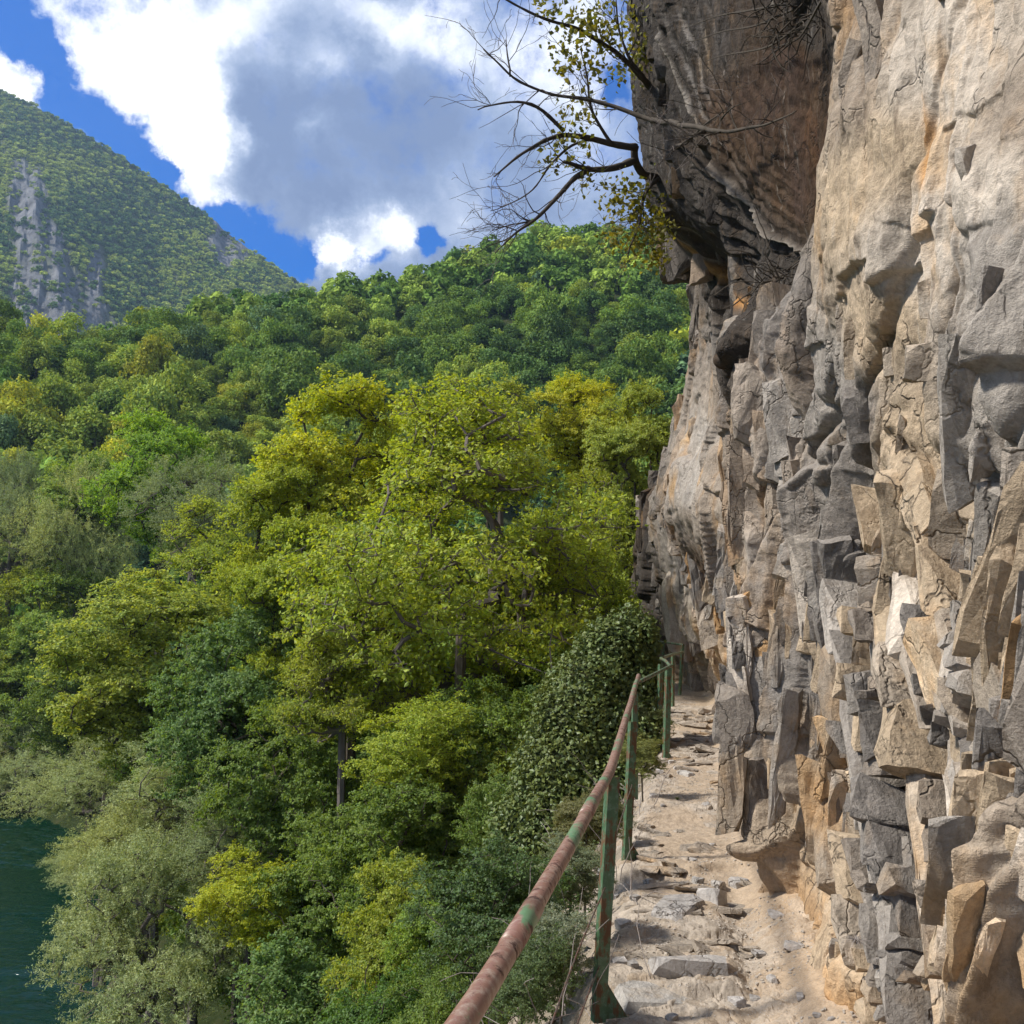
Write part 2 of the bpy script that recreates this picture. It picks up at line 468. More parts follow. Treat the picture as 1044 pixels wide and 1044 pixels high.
for y, z, x in [(16,8,3.4),(20,8,4.4),(26,8,5.4),(36,0,4.0),(36,8,7),(36,-2,4.0),(40,25,11),(25,20,6.5),(14,14,2.6),(9,9,1.5),(5,5,1.3),(3,4,1.2),(30,4,4.2),(14,5.5,2.1),
                (6,-2.4,1.75),(4,-2.3,1.45),(10,-2.3,2.5),(18,-2.3,3.9),(24,-2.3,3.8),(2.5,-2.3,1.4)]:
    q, t = qt(y, z); pts.append((q, t)); val.append(x / RC(y))
pts = np.array(pts); val = np.array(val)
def tps(r2): return 0.5 * r2 * np.log(r2 + 1e-9)
n = len(pts)
K = tps(((pts[:, None] - pts[None]) ** 2).sum(-1)) + np.eye(n) * 0.004
Pm = np.concatenate([np.ones((n, 1)), pts], 1)
A = np.block([[K, Pm], [Pm.T, np.zeros((3, 3))]])
sol = np.linalg.solve(A, np.concatenate([val, np.zeros(3)]))
def base_ratio(q, t):
    s = sol[n] + sol[n + 1] * q + sol[n + 2] * t
    for i in range(n):
        s = s + sol[i] * tps((q - pts[i, 0]) ** 2 + (t - pts[i, 1]) ** 2)
    return s
NZ = 1300
q0, qm, q1 = math.asinh(-3.0 / 1.2), math.asinh(1.3 / 1.2), math.asinh(36 / 1.2)
QA = np.concatenate([np.linspace(q0, qm, 70)[:-1], np.linspace(qm, q1, 1480)]); NY = len(QA)
def lerp_grid(C, nu, nv):
    cu = (QA - q0) / (q1 - q0) * (C.shape[0] - 1); cv = np.linspace(0, C.shape[1] - 1, nv)
    iu = np.minimum(cu.astype(int), C.shape[0] - 2); iv = np.minimum(cv.astype(int), C.shape[1] - 2)
    fu = (cu - iu)[:, None]; fv = (cv - iv)[None]
    fu = fu * 1.0; fv = fv * 1.0
    a = C[iu][:, iv]; b = C[iu + 1][:, iv]; c = C[iu][:, iv + 1]; d = C[iu + 1][:, iv + 1]
    return (a * (1 - fu) + b * fu) * (1 - fv) + (c * (1 - fu) + d * fu) * fv
def col_yz(nu, nv):
    qy = (QA if nu == NY else np.linspace(q0, q1, nu))[:, None]; v = np.linspace(0, 1, nv)[None]
    y = 1.2 * np.sinh(qy)
    zt = np.maximum(5.0, 0.72 * y + 2.5)
    z = -2.7 + v * (zt + 2.7)
    return y + 0 * v, z
yc, zc = col_yz(300, 260)
qq, tt = qt(yc, zc)
XC = base_ratio(qq, tt) * RC(yc)
Y, Z = col_yz(NY, NZ)
X = lerp_grid(XC, NY, NZ)
# smooth normals of the base shape
Sx = np.stack([XC, yc, zc], -1)
du = np.gradient(Sx, axis=0); dv = np.gradient(Sx, axis=1)
nn = np.cross(dv, du); nn /= np.linalg.norm(nn, axis=-1)[..., None] + 1e-9
if nn[..., 0].mean() > 0: nn = -nn
NN = np.stack([lerp_grid(nn[..., i], NY, NZ) for i in range(3)], -1)

# where the rock is broken into blocks and where it is smooth
def region(lst, default):
    """soft nearest neighbour blend of values given at places of the wall"""
    q, t = qt(yc, zc)
    num = 0; den = 0
    for px, py, y, v in lst:
        P = U(px, py, y); a, b = qt(P[1], P[2])
        wgt = 1.0 / (((q - a) * 1.6) ** 2 + ((t - b) * 1.6) ** 2 + 0.0015) ** 2
        v = np.asarray(v, float)
        num = num + wgt[..., None] * v; den = den + wgt
    return num / den[..., None]
blk = region([(950,900,3.1,(1,)),(880,900,4.0,(1,)),(840,700,5.8,(1,)),(870,560,4.7,(1,)),(800,450,6.4,(.9,)),(800,640,7,(1,)),(800,850,6.3,(.9,)),(760,600,9,(.8,)),
              (1010,300,2.6,(.42,)),(1010,450,2.6,(.42,)),(1030,600,2.4,(.35,)),(1010,680,2.6,(.2,)),(930,100,3.2,(.12,)),(960,200,3,(.2,)),(900,250,3.5,(.3,)),(870,80,3.9,(.3,)),(850,200,4.1,(.15,)),(900,450,3.6,(.35,)),(930,560,3.4,(.3,)),(960,700,3.1,(.55,)),
              (760,100,8.5,(.05,)),(800,200,7.4,(.05,)),(800,60,7.4,(.05,)),(720,100,9.5,(.12,)),(690,150,11.2,(.35,)),(660,60,12,(.35,)),(740,260,9.8,(.4,)),(700,300,11.8,(.55,)),
              (740,400,10,(.7,)),(700,450,12,(.5,)),(740,520,10,(.4,)),(700,600,19,(.9,)),(740,680,14,(1,)),(1000,900,2.7,(.95,)),(1010,1020,2.6,(.95,)),(960,1000,3.0,(1,)),(812,940,5.6,(.35,)),(835,960,4.8,(.4,)),(650,600,27,(1,)),(765,760,10.5,(1,)),(1044,0,2.6,(.2,)),(960,560,3.1,(.3,)),(980,100,2.8,(.12,)),(1000,180,2.7,(.2,))], 0)[..., 0]
BL = np.clip(lerp_grid(blk, NY, NZ), 0, 1)
dist_s = np.clip(Y, 2.0, 30)

b0 = (Y - X) ; a0 = Z
th = 0.16 + 0.22 * smooth(6, 3, Y) * smooth(1.6, 0.2, Z)          # the beds lean towards the camera low on the near wall
ca, sa = np.cos(th), np.sin(th)
wz = fbm2(b0 * 0.9, a0 * 0.7, 5, 4) ; wb = fbm2(b0 * 0.8 + 9, a0 * 0.6 + 4, 15, 4)
aa = (a0 * ca - b0 * sa) + 0.30 * wz
bb = (b0 * ca + a0 * sa) + 0.13 * wb
disp = 0.35 * fbm2(b0 * 0.45, a0 * 0.35, 31, 3) * (0.4 + 0.6 * BL)
tone = np.zeros_like(disp); tone2 = np.zeros_like(disp); crack = np.zeros_like(disp)
for (sb, sa_, A, tl, seed, pw) in ((1.05, 3.0, 0.30, 0.6, 3, 1.0), (0.45, 2.4, 0.21, 0.8, 7, 1.0), (0.17, 1.1, 0.075, 0.85, 11, 1.1)):
    # bigger blocks farther off, where the wall is taller
    fw = 1.0
    da, db, f1, f2, ia, ib = cells(aa / sa_ + 50, bb / sb + 50, seed)
    r1 = h2(ia, ib, seed + 200) - 0.5; r2 = h2(ia, ib, seed + 300) - 0.5; r3 = h2(ia, ib, seed + 400) - 0.5
    hgt = A * 2 * r1 + tl * A * 2.2 * (r2 * da * 1.0 + (r3 + 0.12) * db * 1.7)
    keep = h2(ia, ib, seed + 500) < (0.35 + 0.65 * BL)
    m = (BL ** pw) * np.where(keep, 1, 0.6) * (smooth(15, 8, Y) if sb < 0.2 else 1)
    if sb < 0.5: m = m * (0.55 + 0.45 * smooth(-0.15, 0.15, fbm2(b0 * 1.1, a0 * 0.8, seed + 60, 2) + 0.08))
    disp += hgt * m
    e = smooth(0.0, 0.07, f2 - f1)
    disp -= (1 - e) * A * 0.35 * (0.15 + 0.85 * m)
    tone += (r2) * (0.55 if sb > 0.3 else 0.35) * (0.35 + m * 0.65)
    tone2 += r3 * 0.5 * (0.3 + 0.7 * m)
# joints across the beds: each bed breaks off at its own height and hangs over the one below
for per, bw, A, sd in ((1.7, 0.50, 0.16, 311), (0.8, 0.22, 0.06, 317)):
    ph = h2(np.floor(bb / bw + 0.15 * fbm2(aa * 2, bb * 2, sd + 2, 2)), np.zeros_like(bb), sd)
    fz = (aa / per + ph * 3.0 + 0.10 * fbm2(b0 * 2.2, a0 * 1.2, sd + 5, 2)) % 1.0
    disp += A * (0.5 - fz) * BL * smooth(-0.12, 0.12, fbm2(b0 * 0.9, a0 * 0.7, sd + 7, 2) + 0.06)
# the undercut beneath the long lip half way along the path
zl = 0.045 * Y + 0.10 * fbm2(b0 * 1.3, b0 * 0, 331, 3) - 0.12 * smooth(10, 14, Y)
disp -= 0.50 * smooth(zl, zl - 0.06, Z) * smooth(zl - 1.3, zl - 0.35, Z) * smooth(6.6, 7.6, Y) * smooth(18, 13, Y)
# deep upright crevices
cv1 = abs(fbm2(bb * 1.1 + 3, aa * 0.16, 141, 2)); cv2 = abs(fbm2(bb * 2.9, aa * 0.5 + 7, 145, 2))
disp -= 0.30 * np.exp(-(cv1 / 0.022) ** 2) * BL * smooth(-0.1, 0.1, fbm2(bb * 1.5, aa * 0.6, 147, 2)) + 0.12 * np.exp(-(cv2 / 0.03) ** 2) * BL * smooth(-0.1, 0.15, fbm2(bb * 1.5, aa * 0.6, 149, 2))
disp += 0.05 * fbm2(b0 * 3.1, a0 * 2.3, 71, 4) + 0.03 * fbm2(b0 * 9, a0 * 7, 77, 4, 0.6) * (0.5 + 0.5 * BL)
# thin upright beds seen edge on: a saw tooth down the wall
saw = (bb / 0.21 + 0.8 * fbm2(b0 * 1.5, a0 * 0.35, 88, 3)) % 1.0
amp = 0.21 * BL * smooth(12.5, 8, Y) * smooth(-0.1, 0.2, fbm2(b0 * 0.8, a0 * 0.25, 93, 3) + 0.05)
disp += amp * (saw - 0.5)
saw2 = (bb / 0.075 + 0.9 * fbm2(b0 * 2.5, a0 * 0.6, 188, 3)) % 1.0
disp += 0.055 * BL * (saw2 - 0.5) * smooth(0.0, 0.2, fbm2(b0 * 1.3 + 5, a0 * 0.4, 193, 3) + 0.05) * smooth(5.5, 4.5, Y)
# long vertical fluting on the dark outer face and fine grooves on the pale near wall
flut = fbm2(b0 * 6.0 + a0 * 1.2, a0 * 0.5, 97, 4, 0.6)
disp += 0.04 * flut * (1 - BL) * smooth(7.5, 10.5, Y) * smooth(0.8, 2.2, Z)
disp += 0.035 * fbm2(b0 * 7, a0 * 0.9, 103, 3, 0.6) * (1 - BL) * smooth(6, 4, Y)

def seg_field(lst, wdt, raw=False):
    """distance field of lines drawn on the wall, given as polylines px,py,y"""
    best = np.full(Y.shape, 9.0)
    q, t = qt(Y, Z)
    for pl in lst:
        c = []
        for px, py, y in pl:
            P = U(px, py, y); c.append(qt(P[1], P[2]))
        for (a, b), (c2, d) in zip(c[:-1], c[1:]):
            L = (c2 - a) ** 2 + (d - b) ** 2 + 1e-9
            k = np.clip(((q - a) * (c2 - a) + (t - b) * (d - b)) / L, 0, 1)
            dd = np.sqrt((q - a - k * (c2 - a)) ** 2 + (t - b - k * (d - b)) ** 2)
            best = np.minimum(best, dd)
    return best if raw else np.exp(-(best / wdt) ** 2)
# the curved rim of the great roof
rim = seg_field([[(690,40,10.4),(712,110,10.0),(735,170,9.5),(765,212,9.0),(800,243,8.1),(820,262,7.4)]], 0.006 * (1 + 1.2 * fbm2(a0 * 2, b0 * 2, 555, 3)))
disp += 0.10 * rim
# beds of the overhanging mass sweeping down in step with the rim
rd_ = seg_field([[(668,-40,10.8),(690,40,10.4),(712,110,10.0),(735,170,9.5),(765,212,9.0),(800,243,8.1),(820,262,7.4)]], 1, True)
rd_ = rd_ + 0.012 * fbm2(b0 * 1.5, a0 * 1.1, 611, 4)
ovr = smooth(0.42, 0.30, rd_) * smooth(7.0, 8.2, Y) * smooth(0.24, 0.30, Z / np.maximum(Y, 1))
strat = (rd_ / 0.034 + 0.6 * fbm2(b0 * 0.8, a0 * 0.8, 617, 2)) % 1.0
strat2 = (rd_ / 0.013 + 0.8 * fbm2(b0 * 1.8, a0 * 1.8, 619, 3)) % 1.0
disp += ovr * (0.10 * (strat - 0.5) + 0.035 * (strat2 - 0.5)) * (0.35 + 0.65 * smooth(8.6, 9.8, Y))

for _ in range(2):
    disp[1:-1] = 0.25 * disp[:-2] + 0.5 * disp[1:-1] + 0.25 * disp[2:]
    disp[:, 1:-1] = 0.25 * disp[:, :-2] + 0.5 * disp[:, 1:-1] + 0.25 * disp[:, 2:]
ifar = int(np.searchsorted(Y[:, 0], 7.5))
for _ in range(4): disp[ifar:-1] = 0.25 * disp[ifar - 1:-2] + 0.5 * disp[ifar:-1] + 0.25 * disp[ifar + 1:]
TT = Z / np.maximum(Y, 1)
DIR = NN * 0.65 + np.array([-0.62, -0.42, -0.05]) * 0.55
DIR /= np.linalg.norm(DIR, axis=-1)[..., None]
fade = smooth(-2.6, -1.2, Z) * 0.4 + 0.6
S = np.stack([X, Y, Z], -1) + DIR * ((disp * (1 - 0.35 * smooth(9, 13, Y)) - 0.03 + smooth(8.5, 12, Y) * (-0.17 - 0.30 * smooth(.10, .22, TT) * smooth(.41, .35, TT) + 0.36 * smooth(.37, .44, TT))) * fade * (0.9 + 0.012 * dist_s))[..., None]
# roughen every face, whichever way it looks
for i, sd in enumerate((201, 211, 221)):
    S[..., i] += 0.05 * vn3(S[..., 0] * 3.3 + 2 * i, S[..., 1] * 3.3, S[..., 2] * 2.3, sd) + 0.018 * vn3(S[..., 0] * 11, S[..., 1] * 11 + 4 * i, S[..., 2] * 8, sd + 3) \
                 + 0.008 * vn3(S[..., 0] * 31, S[..., 1] * 31 + 4 * i, S[..., 2] * 25, sd + 5)

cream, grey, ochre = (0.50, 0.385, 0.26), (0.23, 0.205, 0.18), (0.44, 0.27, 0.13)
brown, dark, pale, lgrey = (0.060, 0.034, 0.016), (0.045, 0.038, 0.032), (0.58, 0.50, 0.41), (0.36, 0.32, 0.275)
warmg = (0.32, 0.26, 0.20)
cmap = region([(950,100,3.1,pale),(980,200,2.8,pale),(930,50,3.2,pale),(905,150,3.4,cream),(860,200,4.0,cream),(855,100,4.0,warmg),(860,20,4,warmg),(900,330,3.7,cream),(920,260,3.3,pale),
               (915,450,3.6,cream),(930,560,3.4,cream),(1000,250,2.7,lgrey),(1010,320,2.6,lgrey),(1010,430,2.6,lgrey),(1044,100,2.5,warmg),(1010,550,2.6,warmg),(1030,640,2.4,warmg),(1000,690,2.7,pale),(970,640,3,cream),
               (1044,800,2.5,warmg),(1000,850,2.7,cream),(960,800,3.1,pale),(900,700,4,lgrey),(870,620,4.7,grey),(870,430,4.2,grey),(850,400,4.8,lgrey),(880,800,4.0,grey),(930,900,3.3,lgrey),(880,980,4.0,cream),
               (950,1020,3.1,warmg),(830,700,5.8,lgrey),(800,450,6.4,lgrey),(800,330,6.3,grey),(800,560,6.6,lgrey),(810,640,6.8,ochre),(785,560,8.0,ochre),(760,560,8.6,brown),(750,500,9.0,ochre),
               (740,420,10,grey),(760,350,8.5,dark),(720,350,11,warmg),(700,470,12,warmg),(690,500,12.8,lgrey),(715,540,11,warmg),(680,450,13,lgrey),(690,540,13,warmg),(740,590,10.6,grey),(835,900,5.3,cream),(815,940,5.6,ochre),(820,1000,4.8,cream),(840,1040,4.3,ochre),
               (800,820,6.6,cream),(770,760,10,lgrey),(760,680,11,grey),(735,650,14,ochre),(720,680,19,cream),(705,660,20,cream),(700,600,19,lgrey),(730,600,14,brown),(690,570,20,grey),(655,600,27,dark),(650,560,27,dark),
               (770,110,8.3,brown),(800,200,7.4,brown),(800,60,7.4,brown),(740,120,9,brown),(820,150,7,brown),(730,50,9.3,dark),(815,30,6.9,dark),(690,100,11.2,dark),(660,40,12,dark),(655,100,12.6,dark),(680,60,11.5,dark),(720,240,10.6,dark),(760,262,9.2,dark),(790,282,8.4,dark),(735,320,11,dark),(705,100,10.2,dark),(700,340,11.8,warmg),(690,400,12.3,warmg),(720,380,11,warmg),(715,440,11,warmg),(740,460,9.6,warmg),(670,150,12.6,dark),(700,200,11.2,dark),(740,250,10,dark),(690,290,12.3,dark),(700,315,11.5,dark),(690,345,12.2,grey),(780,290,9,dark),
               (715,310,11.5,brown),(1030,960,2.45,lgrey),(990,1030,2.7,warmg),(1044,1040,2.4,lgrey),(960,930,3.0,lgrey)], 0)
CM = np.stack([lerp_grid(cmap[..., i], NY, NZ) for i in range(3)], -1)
def C3(c): return np.array(c)[None, None]
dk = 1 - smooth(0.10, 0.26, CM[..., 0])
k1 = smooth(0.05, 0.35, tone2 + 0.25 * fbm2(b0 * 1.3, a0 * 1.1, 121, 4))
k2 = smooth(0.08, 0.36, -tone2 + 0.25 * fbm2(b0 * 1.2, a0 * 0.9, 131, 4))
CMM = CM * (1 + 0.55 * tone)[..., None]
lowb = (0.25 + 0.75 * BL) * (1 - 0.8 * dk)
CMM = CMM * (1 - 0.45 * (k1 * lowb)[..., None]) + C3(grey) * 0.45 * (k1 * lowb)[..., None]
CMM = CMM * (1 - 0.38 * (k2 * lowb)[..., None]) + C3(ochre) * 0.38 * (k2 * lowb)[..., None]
# pale streaks on the dark face and along the rim
ps = ovr * smooth(0.25, 0.02, strat) * smooth(-0.1, 0.25, fbm2(b0 * 0.9, a0 * 0.9, 623, 4)) * smooth(8.6, 9.8, Y)
CMM = CMM * (1 - 0.5 * ps[..., None]) + C3((0.34, 0.31, 0.28)) * 0.5 * ps[..., None]
CMM = CMM * (1 - 0.5 * rim[..., None]) + C3((0.34, 0.30, 0.25)) * 0.5 * rim[..., None]
oy = seg_field([[(925,95,3.25),(935,140,3.2),(938,190,3.15)], [(693,245,12.6),(712,280,12.1),(770,315,9)]], 0.012)
CMM = CMM * (1 - 0.8 * oy[..., None]) + C3((0.52, 0.27, 0.09)) * 0.8 * oy[..., None]
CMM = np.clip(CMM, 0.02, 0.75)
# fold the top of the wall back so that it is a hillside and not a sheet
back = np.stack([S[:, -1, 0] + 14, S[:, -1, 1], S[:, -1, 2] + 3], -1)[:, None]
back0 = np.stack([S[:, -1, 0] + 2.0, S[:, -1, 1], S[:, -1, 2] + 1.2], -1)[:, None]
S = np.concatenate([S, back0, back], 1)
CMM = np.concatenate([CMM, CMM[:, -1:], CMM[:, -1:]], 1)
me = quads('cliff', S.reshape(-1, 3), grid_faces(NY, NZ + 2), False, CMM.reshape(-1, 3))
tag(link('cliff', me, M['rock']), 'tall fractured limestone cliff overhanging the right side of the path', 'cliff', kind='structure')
def wall_x(y, z):
    q, t = qt(np.array([float(y)]), np.array([float(z)]))
    return float(base_ratio(q, t)[0] * RC(y))
# ------------------------------------------------------------------ angular slabs standing out of the wall
import bmesh
rs = np.random.RandomState(5)
def grid_at(G, y, z):
    """value of a grid given on (NY,NZ) at a place of the wall"""
    i = np.interp(math.asinh(y / 1.2), QA, np.arange(NY))
    zt = max(5.0, 0.72 * y + 2.5)
    j = (z + 2.7) / (zt + 2.7) * (NZ - 1)
    return G[int(np.clip(round(i), 0, NY - 1)), int(np.clip(round(j), 0, NZ - 1))]
def hull(pts):
    bm = bmesh.new()
    for p in pts: bm.verts.new(p)
    r = bmesh.ops.convex_hull(bm, input=bm.verts[:])
    bmesh.ops.dissolve_limit(bm, angle_limit=R(6), verts=bm.verts[:], edges=bm.edges[:])
    bm.normal_update()
    Fs = [[tuple(v.co) for v in f.verts] for f in bm.faces]
    bm.free()
    return Fs
def stone_points(hx, hy, hz, chop, r):
    """corners of a box with some corners cut away"""
    P = []
    for sx in (-1, 1):
        for sy in (-1, 1):
            for sz in (-1, 1):
                j = 1 + np.array([0.30, 0.34, 0.22]) * (r.rand(3) - 0.5) * 2
                c = np.array([sx * hx, sy * hy, sz * hz]) * j
                if r.rand() < chop:
                    k = r.uniform(0.25, 0.75, 3)
                    for ax in range(3):
                        q = c.copy(); q[ax] *= (1 - k[ax]); P.append(q)
                else: P.append(c)
    return P
protos = [hull(stone_points(1, 1, 1, 0.68, rs)) for _ in range(60)]
def rot_z(a): return np.array([[math.cos(a), -math.sin(a), 0], [math.sin(a), math.cos(a), 0], [0, 0, 1.0]])
def rot_x(a): return np.array([[1, 0, 0], [0, math.cos(a), -math.sin(a)], [0, math.sin(a), math.cos(a)]])
def rot_y(a): return np.array([[math.cos(a), 0, math.sin(a)], [0, 1, 0], [-math.sin(a), 0, math.cos(a)]])
def dense(fs, cuts=3):
    """the same stone with every face split fine enough to be roughened; returns points, triangles and face numbers"""
    bm = bmesh.new()
    for k, f in enumerate(fs):
        bf = bm.faces.new([bm.verts.new(p) for p in f]); bf.material_index = k
    bmesh.ops.triangulate(bm, faces=bm.faces[:])
    bmesh.ops.subdivide_edges(bm, edges=bm.edges[:], cuts=cuts, use_grid_fill=True)
    bmesh.ops.triangulate(bm, faces=bm.faces[:])
    bm.verts.index_update()
    V = np.array([v.co[:] for v in bm.verts]); T = np.array([[v.index for v in f.verts] for f in bm.faces])
    vid = np.zeros(len(V), int)
    for f in bm.faces:
        for v in f.verts: vid[v.index] = f.material_index
    bm.free()
    return V, T, vid
dprotos = [dense(p) for p in protos]
SV, SF, SCc = [], [], []
nsv = 0
def add_stone(P, half, Rm, colr, jit=0.2):
    global nsv
    V, T, vid = dprotos[rs.randint(len(dprotos))]
    v = (V * half) @ Rm.T + P
    k = 1 + jit * rs.uniform(-1, 1, vid.max() + 1)
    SV.append(v); SF.append(T + nsv); nsv += len(v)
    SCc.append(np.clip(np.array(colr)[None] * k[vid][:, None], 0.02, 0.7))
placed = 0
for _ in range(30000):
    q = rs.uniform(math.asinh(1.9 / 1.2), math.asinh(27 / 1.2)); y = 1.2 * math.sinh(q)
    t = rs.uniform(-0.62, 0.75)
    z = t * math.sqrt(y * y + 1.44)
    if z < -1.75 or z > 9: continue
    bl = float(grid_at(BL, y, z))
    if y > 14 and rs.rand() > 0.45: continue
    if rs.rand() > bl ** 2.4 * 0.6: continue
    if z > 0.4 and y < 5.0 and rs.rand() < 0.6: continue
    if z < -1.0 and y < 8: continue
    if rs.rand() < 0.35: continue
    # clusters of slabs with quiet rock between them
    if float(fbm2(np.array([y * 0.9]), np.array([z * 0.6]), 401, 2)[0]) < -0.10: continue
    Pw = np.array(grid_at(S, y, z), float)
    sc = 0.30 + 0.085 * min(y, 16)
    big = rs.rand() ** 1.9
    hy_ = sc * (0.018 + 0.068 * big) * rs.uniform(0.7, 1.3)
    hz_ = hy_ * rs.uniform(1.3, 6.0)
    hx_ = hy_ * rs.uniform(0.9, 2.4)
    th_ = 0.16 + (0.30 if (y < 5.5 and z < 0.8) else 0)
    yaw = R(-24) + 0.5 * float(vn2(np.array([y * .8]), np.array([z * .8]), 77)[0]) + rs.normal(0, 0.12) + (R(50) if rs.rand() < 0.12 else 0)
    Rm = rot_x(th_ + rs.normal(0, 0.06)) @ rot_y(rs.normal(-0.06, 0.07)) @ rot_z(yaw)
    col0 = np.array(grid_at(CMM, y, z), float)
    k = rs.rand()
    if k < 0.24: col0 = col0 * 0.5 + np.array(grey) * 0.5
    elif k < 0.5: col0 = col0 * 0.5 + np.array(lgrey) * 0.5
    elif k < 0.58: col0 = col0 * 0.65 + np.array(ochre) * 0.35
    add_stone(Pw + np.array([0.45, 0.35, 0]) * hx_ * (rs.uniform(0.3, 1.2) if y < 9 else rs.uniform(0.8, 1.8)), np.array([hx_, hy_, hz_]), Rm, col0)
    placed += 1
# long leaning slabs edge on, low on the nearest wall
for _ in range(620):
    y = rs.uniform(2.2, 4.6); z = rs.uniform(-0.30, 0.10) * y * 0.98 - 0.05
    Pw = np.array(grid_at(S, y, z), float)
    big = rs.rand() ** 1.6
    half = np.array([rs.uniform(.025, .07), rs.uniform(.008, .028), rs.uniform(.05, .22)]) * (0.4 + 0.8 * big)
    Rm = rot_x(0.42 + rs.normal(0, 0.06)) @ rot_y(rs.normal(-0.05, 0.06)) @ rot_z(R(-20) + rs.normal(0, 0.13))
    k = rs.rand(); col0 = np.array(cream if k < .4 else lgrey if k < .65 else pale if k < .78 else grey if k < .95 else ochre)
    add_stone(Pw + np.array([0.5, 0.25, 0]) * half[0] * rs.uniform(-0.1, 1.0), half, Rm, col0 * rs.uniform(.85, 1.05))
# jagged shards at the foot of the wall farther along the path
for _ in range(620):
    q = rs.uniform(math.asinh(4.6 / 1.2), math.asinh(16 / 1.2)); y = 1.2 * math.sinh(q); z = rs.uniform(-1.15, 0.07 * y)
    if float(fbm2(np.array([y * 1.1]), np.array([z * 1.2]), 431, 2)[0]) < -0.16: continue
    Pw = np.array(grid_at(S, y, z), float)
    big = rs.rand() ** 2
    half = np.array([rs.uniform(.03, .08), rs.uniform(.010, .04), rs.uniform(.08, .34)]) * (0.45 + 0.9 * big) * (0.55 + 0.075 * y)
    Rm = rot_x(0.22 + rs.normal(0, 0.13)) @ rot_y(rs.normal(-0.05, 0.13)) @ rot_z(R(-22) + rs.normal(0, 0.25))
    k = rs.rand(); col0 = np.array(cream if k < .25 else lgrey if k < .55 else pale if k < .65 else grey if k < .93 else ochre)
    add_stone(Pw + np.array([0.5, 0.3, 0]) * half[0] * rs.uniform(0.0, 1.1), half, Rm, col0 * rs.uniform(.8, 1.05))
# the long smooth beds that run down towards the viewer, edge on
def long_bed(a, b, hx_, hy_, colr, n=1):
    A_, B_ = U(*a), U(*b)
    w_ = B_ - A_; L_ = np.linalg.norm(w_); w_ /= L_
    u_x = np.array([1.0, 0.25, 0]); u_x -= w_ * u_x.dot(w_); u_x /= np.linalg.norm(u_x)
    v_ = np.cross(w_, u_x)
    t_ = 0.0
    while t_ < 1:
        ln_ = rs.uniform(0.10, 0.36); t1 = min(1.0, t_ + ln_)
        c_ = A_ + w_ * L_ * (t_ + t1) / 2
        w2 = w_ + rs.normal(0, 0.045, 3); w2 /= np.linalg.norm(w2)
        ux = u_x - w2 * u_x.dot(w2); ux /= np.linalg.norm(ux); vv = np.cross(w2, ux)
        k = rs.rand(); cc_ = np.array(colr) * (1.0 if k < .6 else .45) + (0 if k < .6 else .55) * np.array(grey if k < .75 else lgrey if k < .9 else warmg)
        if rs.rand() < 0.88:
            add_stone(c_ + ux * hx_ * rs.uniform(0.45, 1.15) + vv * hy_ * rs.uniform(-.6, .6), np.array([hx_ * rs.uniform(.8, 1.2), hy_ * rs.uniform(.6, 1.5), L_ * (t1 - t_) / 2 * 1.08]),
                      np.stack([ux, vv, w2], 1), cc_ * rs.uniform(.85, 1.08), 0.18)
        t_ = t1
for a, b, hx_, hy_, cl in (
    ((884,500,4.35),(968,1075,3.0),.13,.040,cream), ((912,560,3.85),(1010,1085,2.72),.12,.030,pale), ((955,640,3.2),(1062,1040,2.42),.12,.045,cream),
    ((858,600,4.85),(912,1060,3.5),.12,.035,lgrey), ((838,540,5.35),(868,980,4.1),.12,.035,cream), ((990,560,2.85),(1085,900,2.3),.12,.06,warmg),
    ((818,600,6.3),(838,930,5.1),.14,.045,cream), ((932,470,3.55),(1000,800,2.85),.10,.045,cream), ((1015,690,2.62),(1100,1010,2.2),.10,.05,cream), ((975,760,2.95),(1040,1080,2.45),.11,.03,lgrey), ((1000,800,2.7),(1060,1080,2.32),.11,.035,cream), ((945,800,3.2),(990,1080,2.8),.11,.03,warmg), ((796,420,6.75),(806,600,6.3),.16,.06,lgrey),
    ((812,400,6.35),(826,640,5.7),.14,.045,lgrey), ((784,300,6.9),(790,560,6.6),.18,.05,warmg), ((774,610,8.0),(786,800,7.2),.16,.06,lgrey), ((752,620,9.8),(762,770,9.2),.18,.07,cream)):
    long_bed(a, b, hx_, hy_, cl)
for _ in range(34):
    px_ = rs.uniform(850, 1040); ya = np.interp(px_, [850, 900, 950, 1044], [4.6, 3.8, 3.15, 2.45]); py_ = rs.uniform(600, 980)
    long_bed((px_, py_, ya), (px_ + rs.uniform(10, 26), py_ + rs.uniform(70, 170), ya - rs.uniform(.1, .28)), .10, rs.uniform(.012, .03), [cream, lgrey, warmg, pale, grey][rs.randint(5)])
print('slabs', placed)
def stone_mesh(name, V, Fs, C):
    me = pymesh(name, V, Fs)
    at = me.color_attributes.new('tone', 'FLOAT_COLOR', 'POINT')
    c = np.ones((len(V), 4), np.float32); c[:, :3] = np.array(C)
    at.data.foreach_set('color', c.ravel())
    return me
SV = np.concatenate(SV); SF = np.concatenate(SF); SCc = np.concatenate(SCc)
dsc = (0.25 + 0.06 * np.clip(SV[:, 1], 1, 16))[:, None]
SV = SV + dsc * np.stack([0.07 * vn3(SV[:, 0] * 6 + i * 9, SV[:, 1] * 6, SV[:, 2] * 5, 700 + i) + 0.03 * vn3(SV[:, 0] * 21 + i * 9, SV[:, 1] * 21, SV[:, 2] * 17, 710 + i) for i in range(3)], -1)
me = quads('cliff_slabs', SV, SF, False, SCc)
tag(link('cliff_blocks', me, M['rock']), 'angular upright slabs broken out of the cliff face', 'rock slabs', kind='structure')

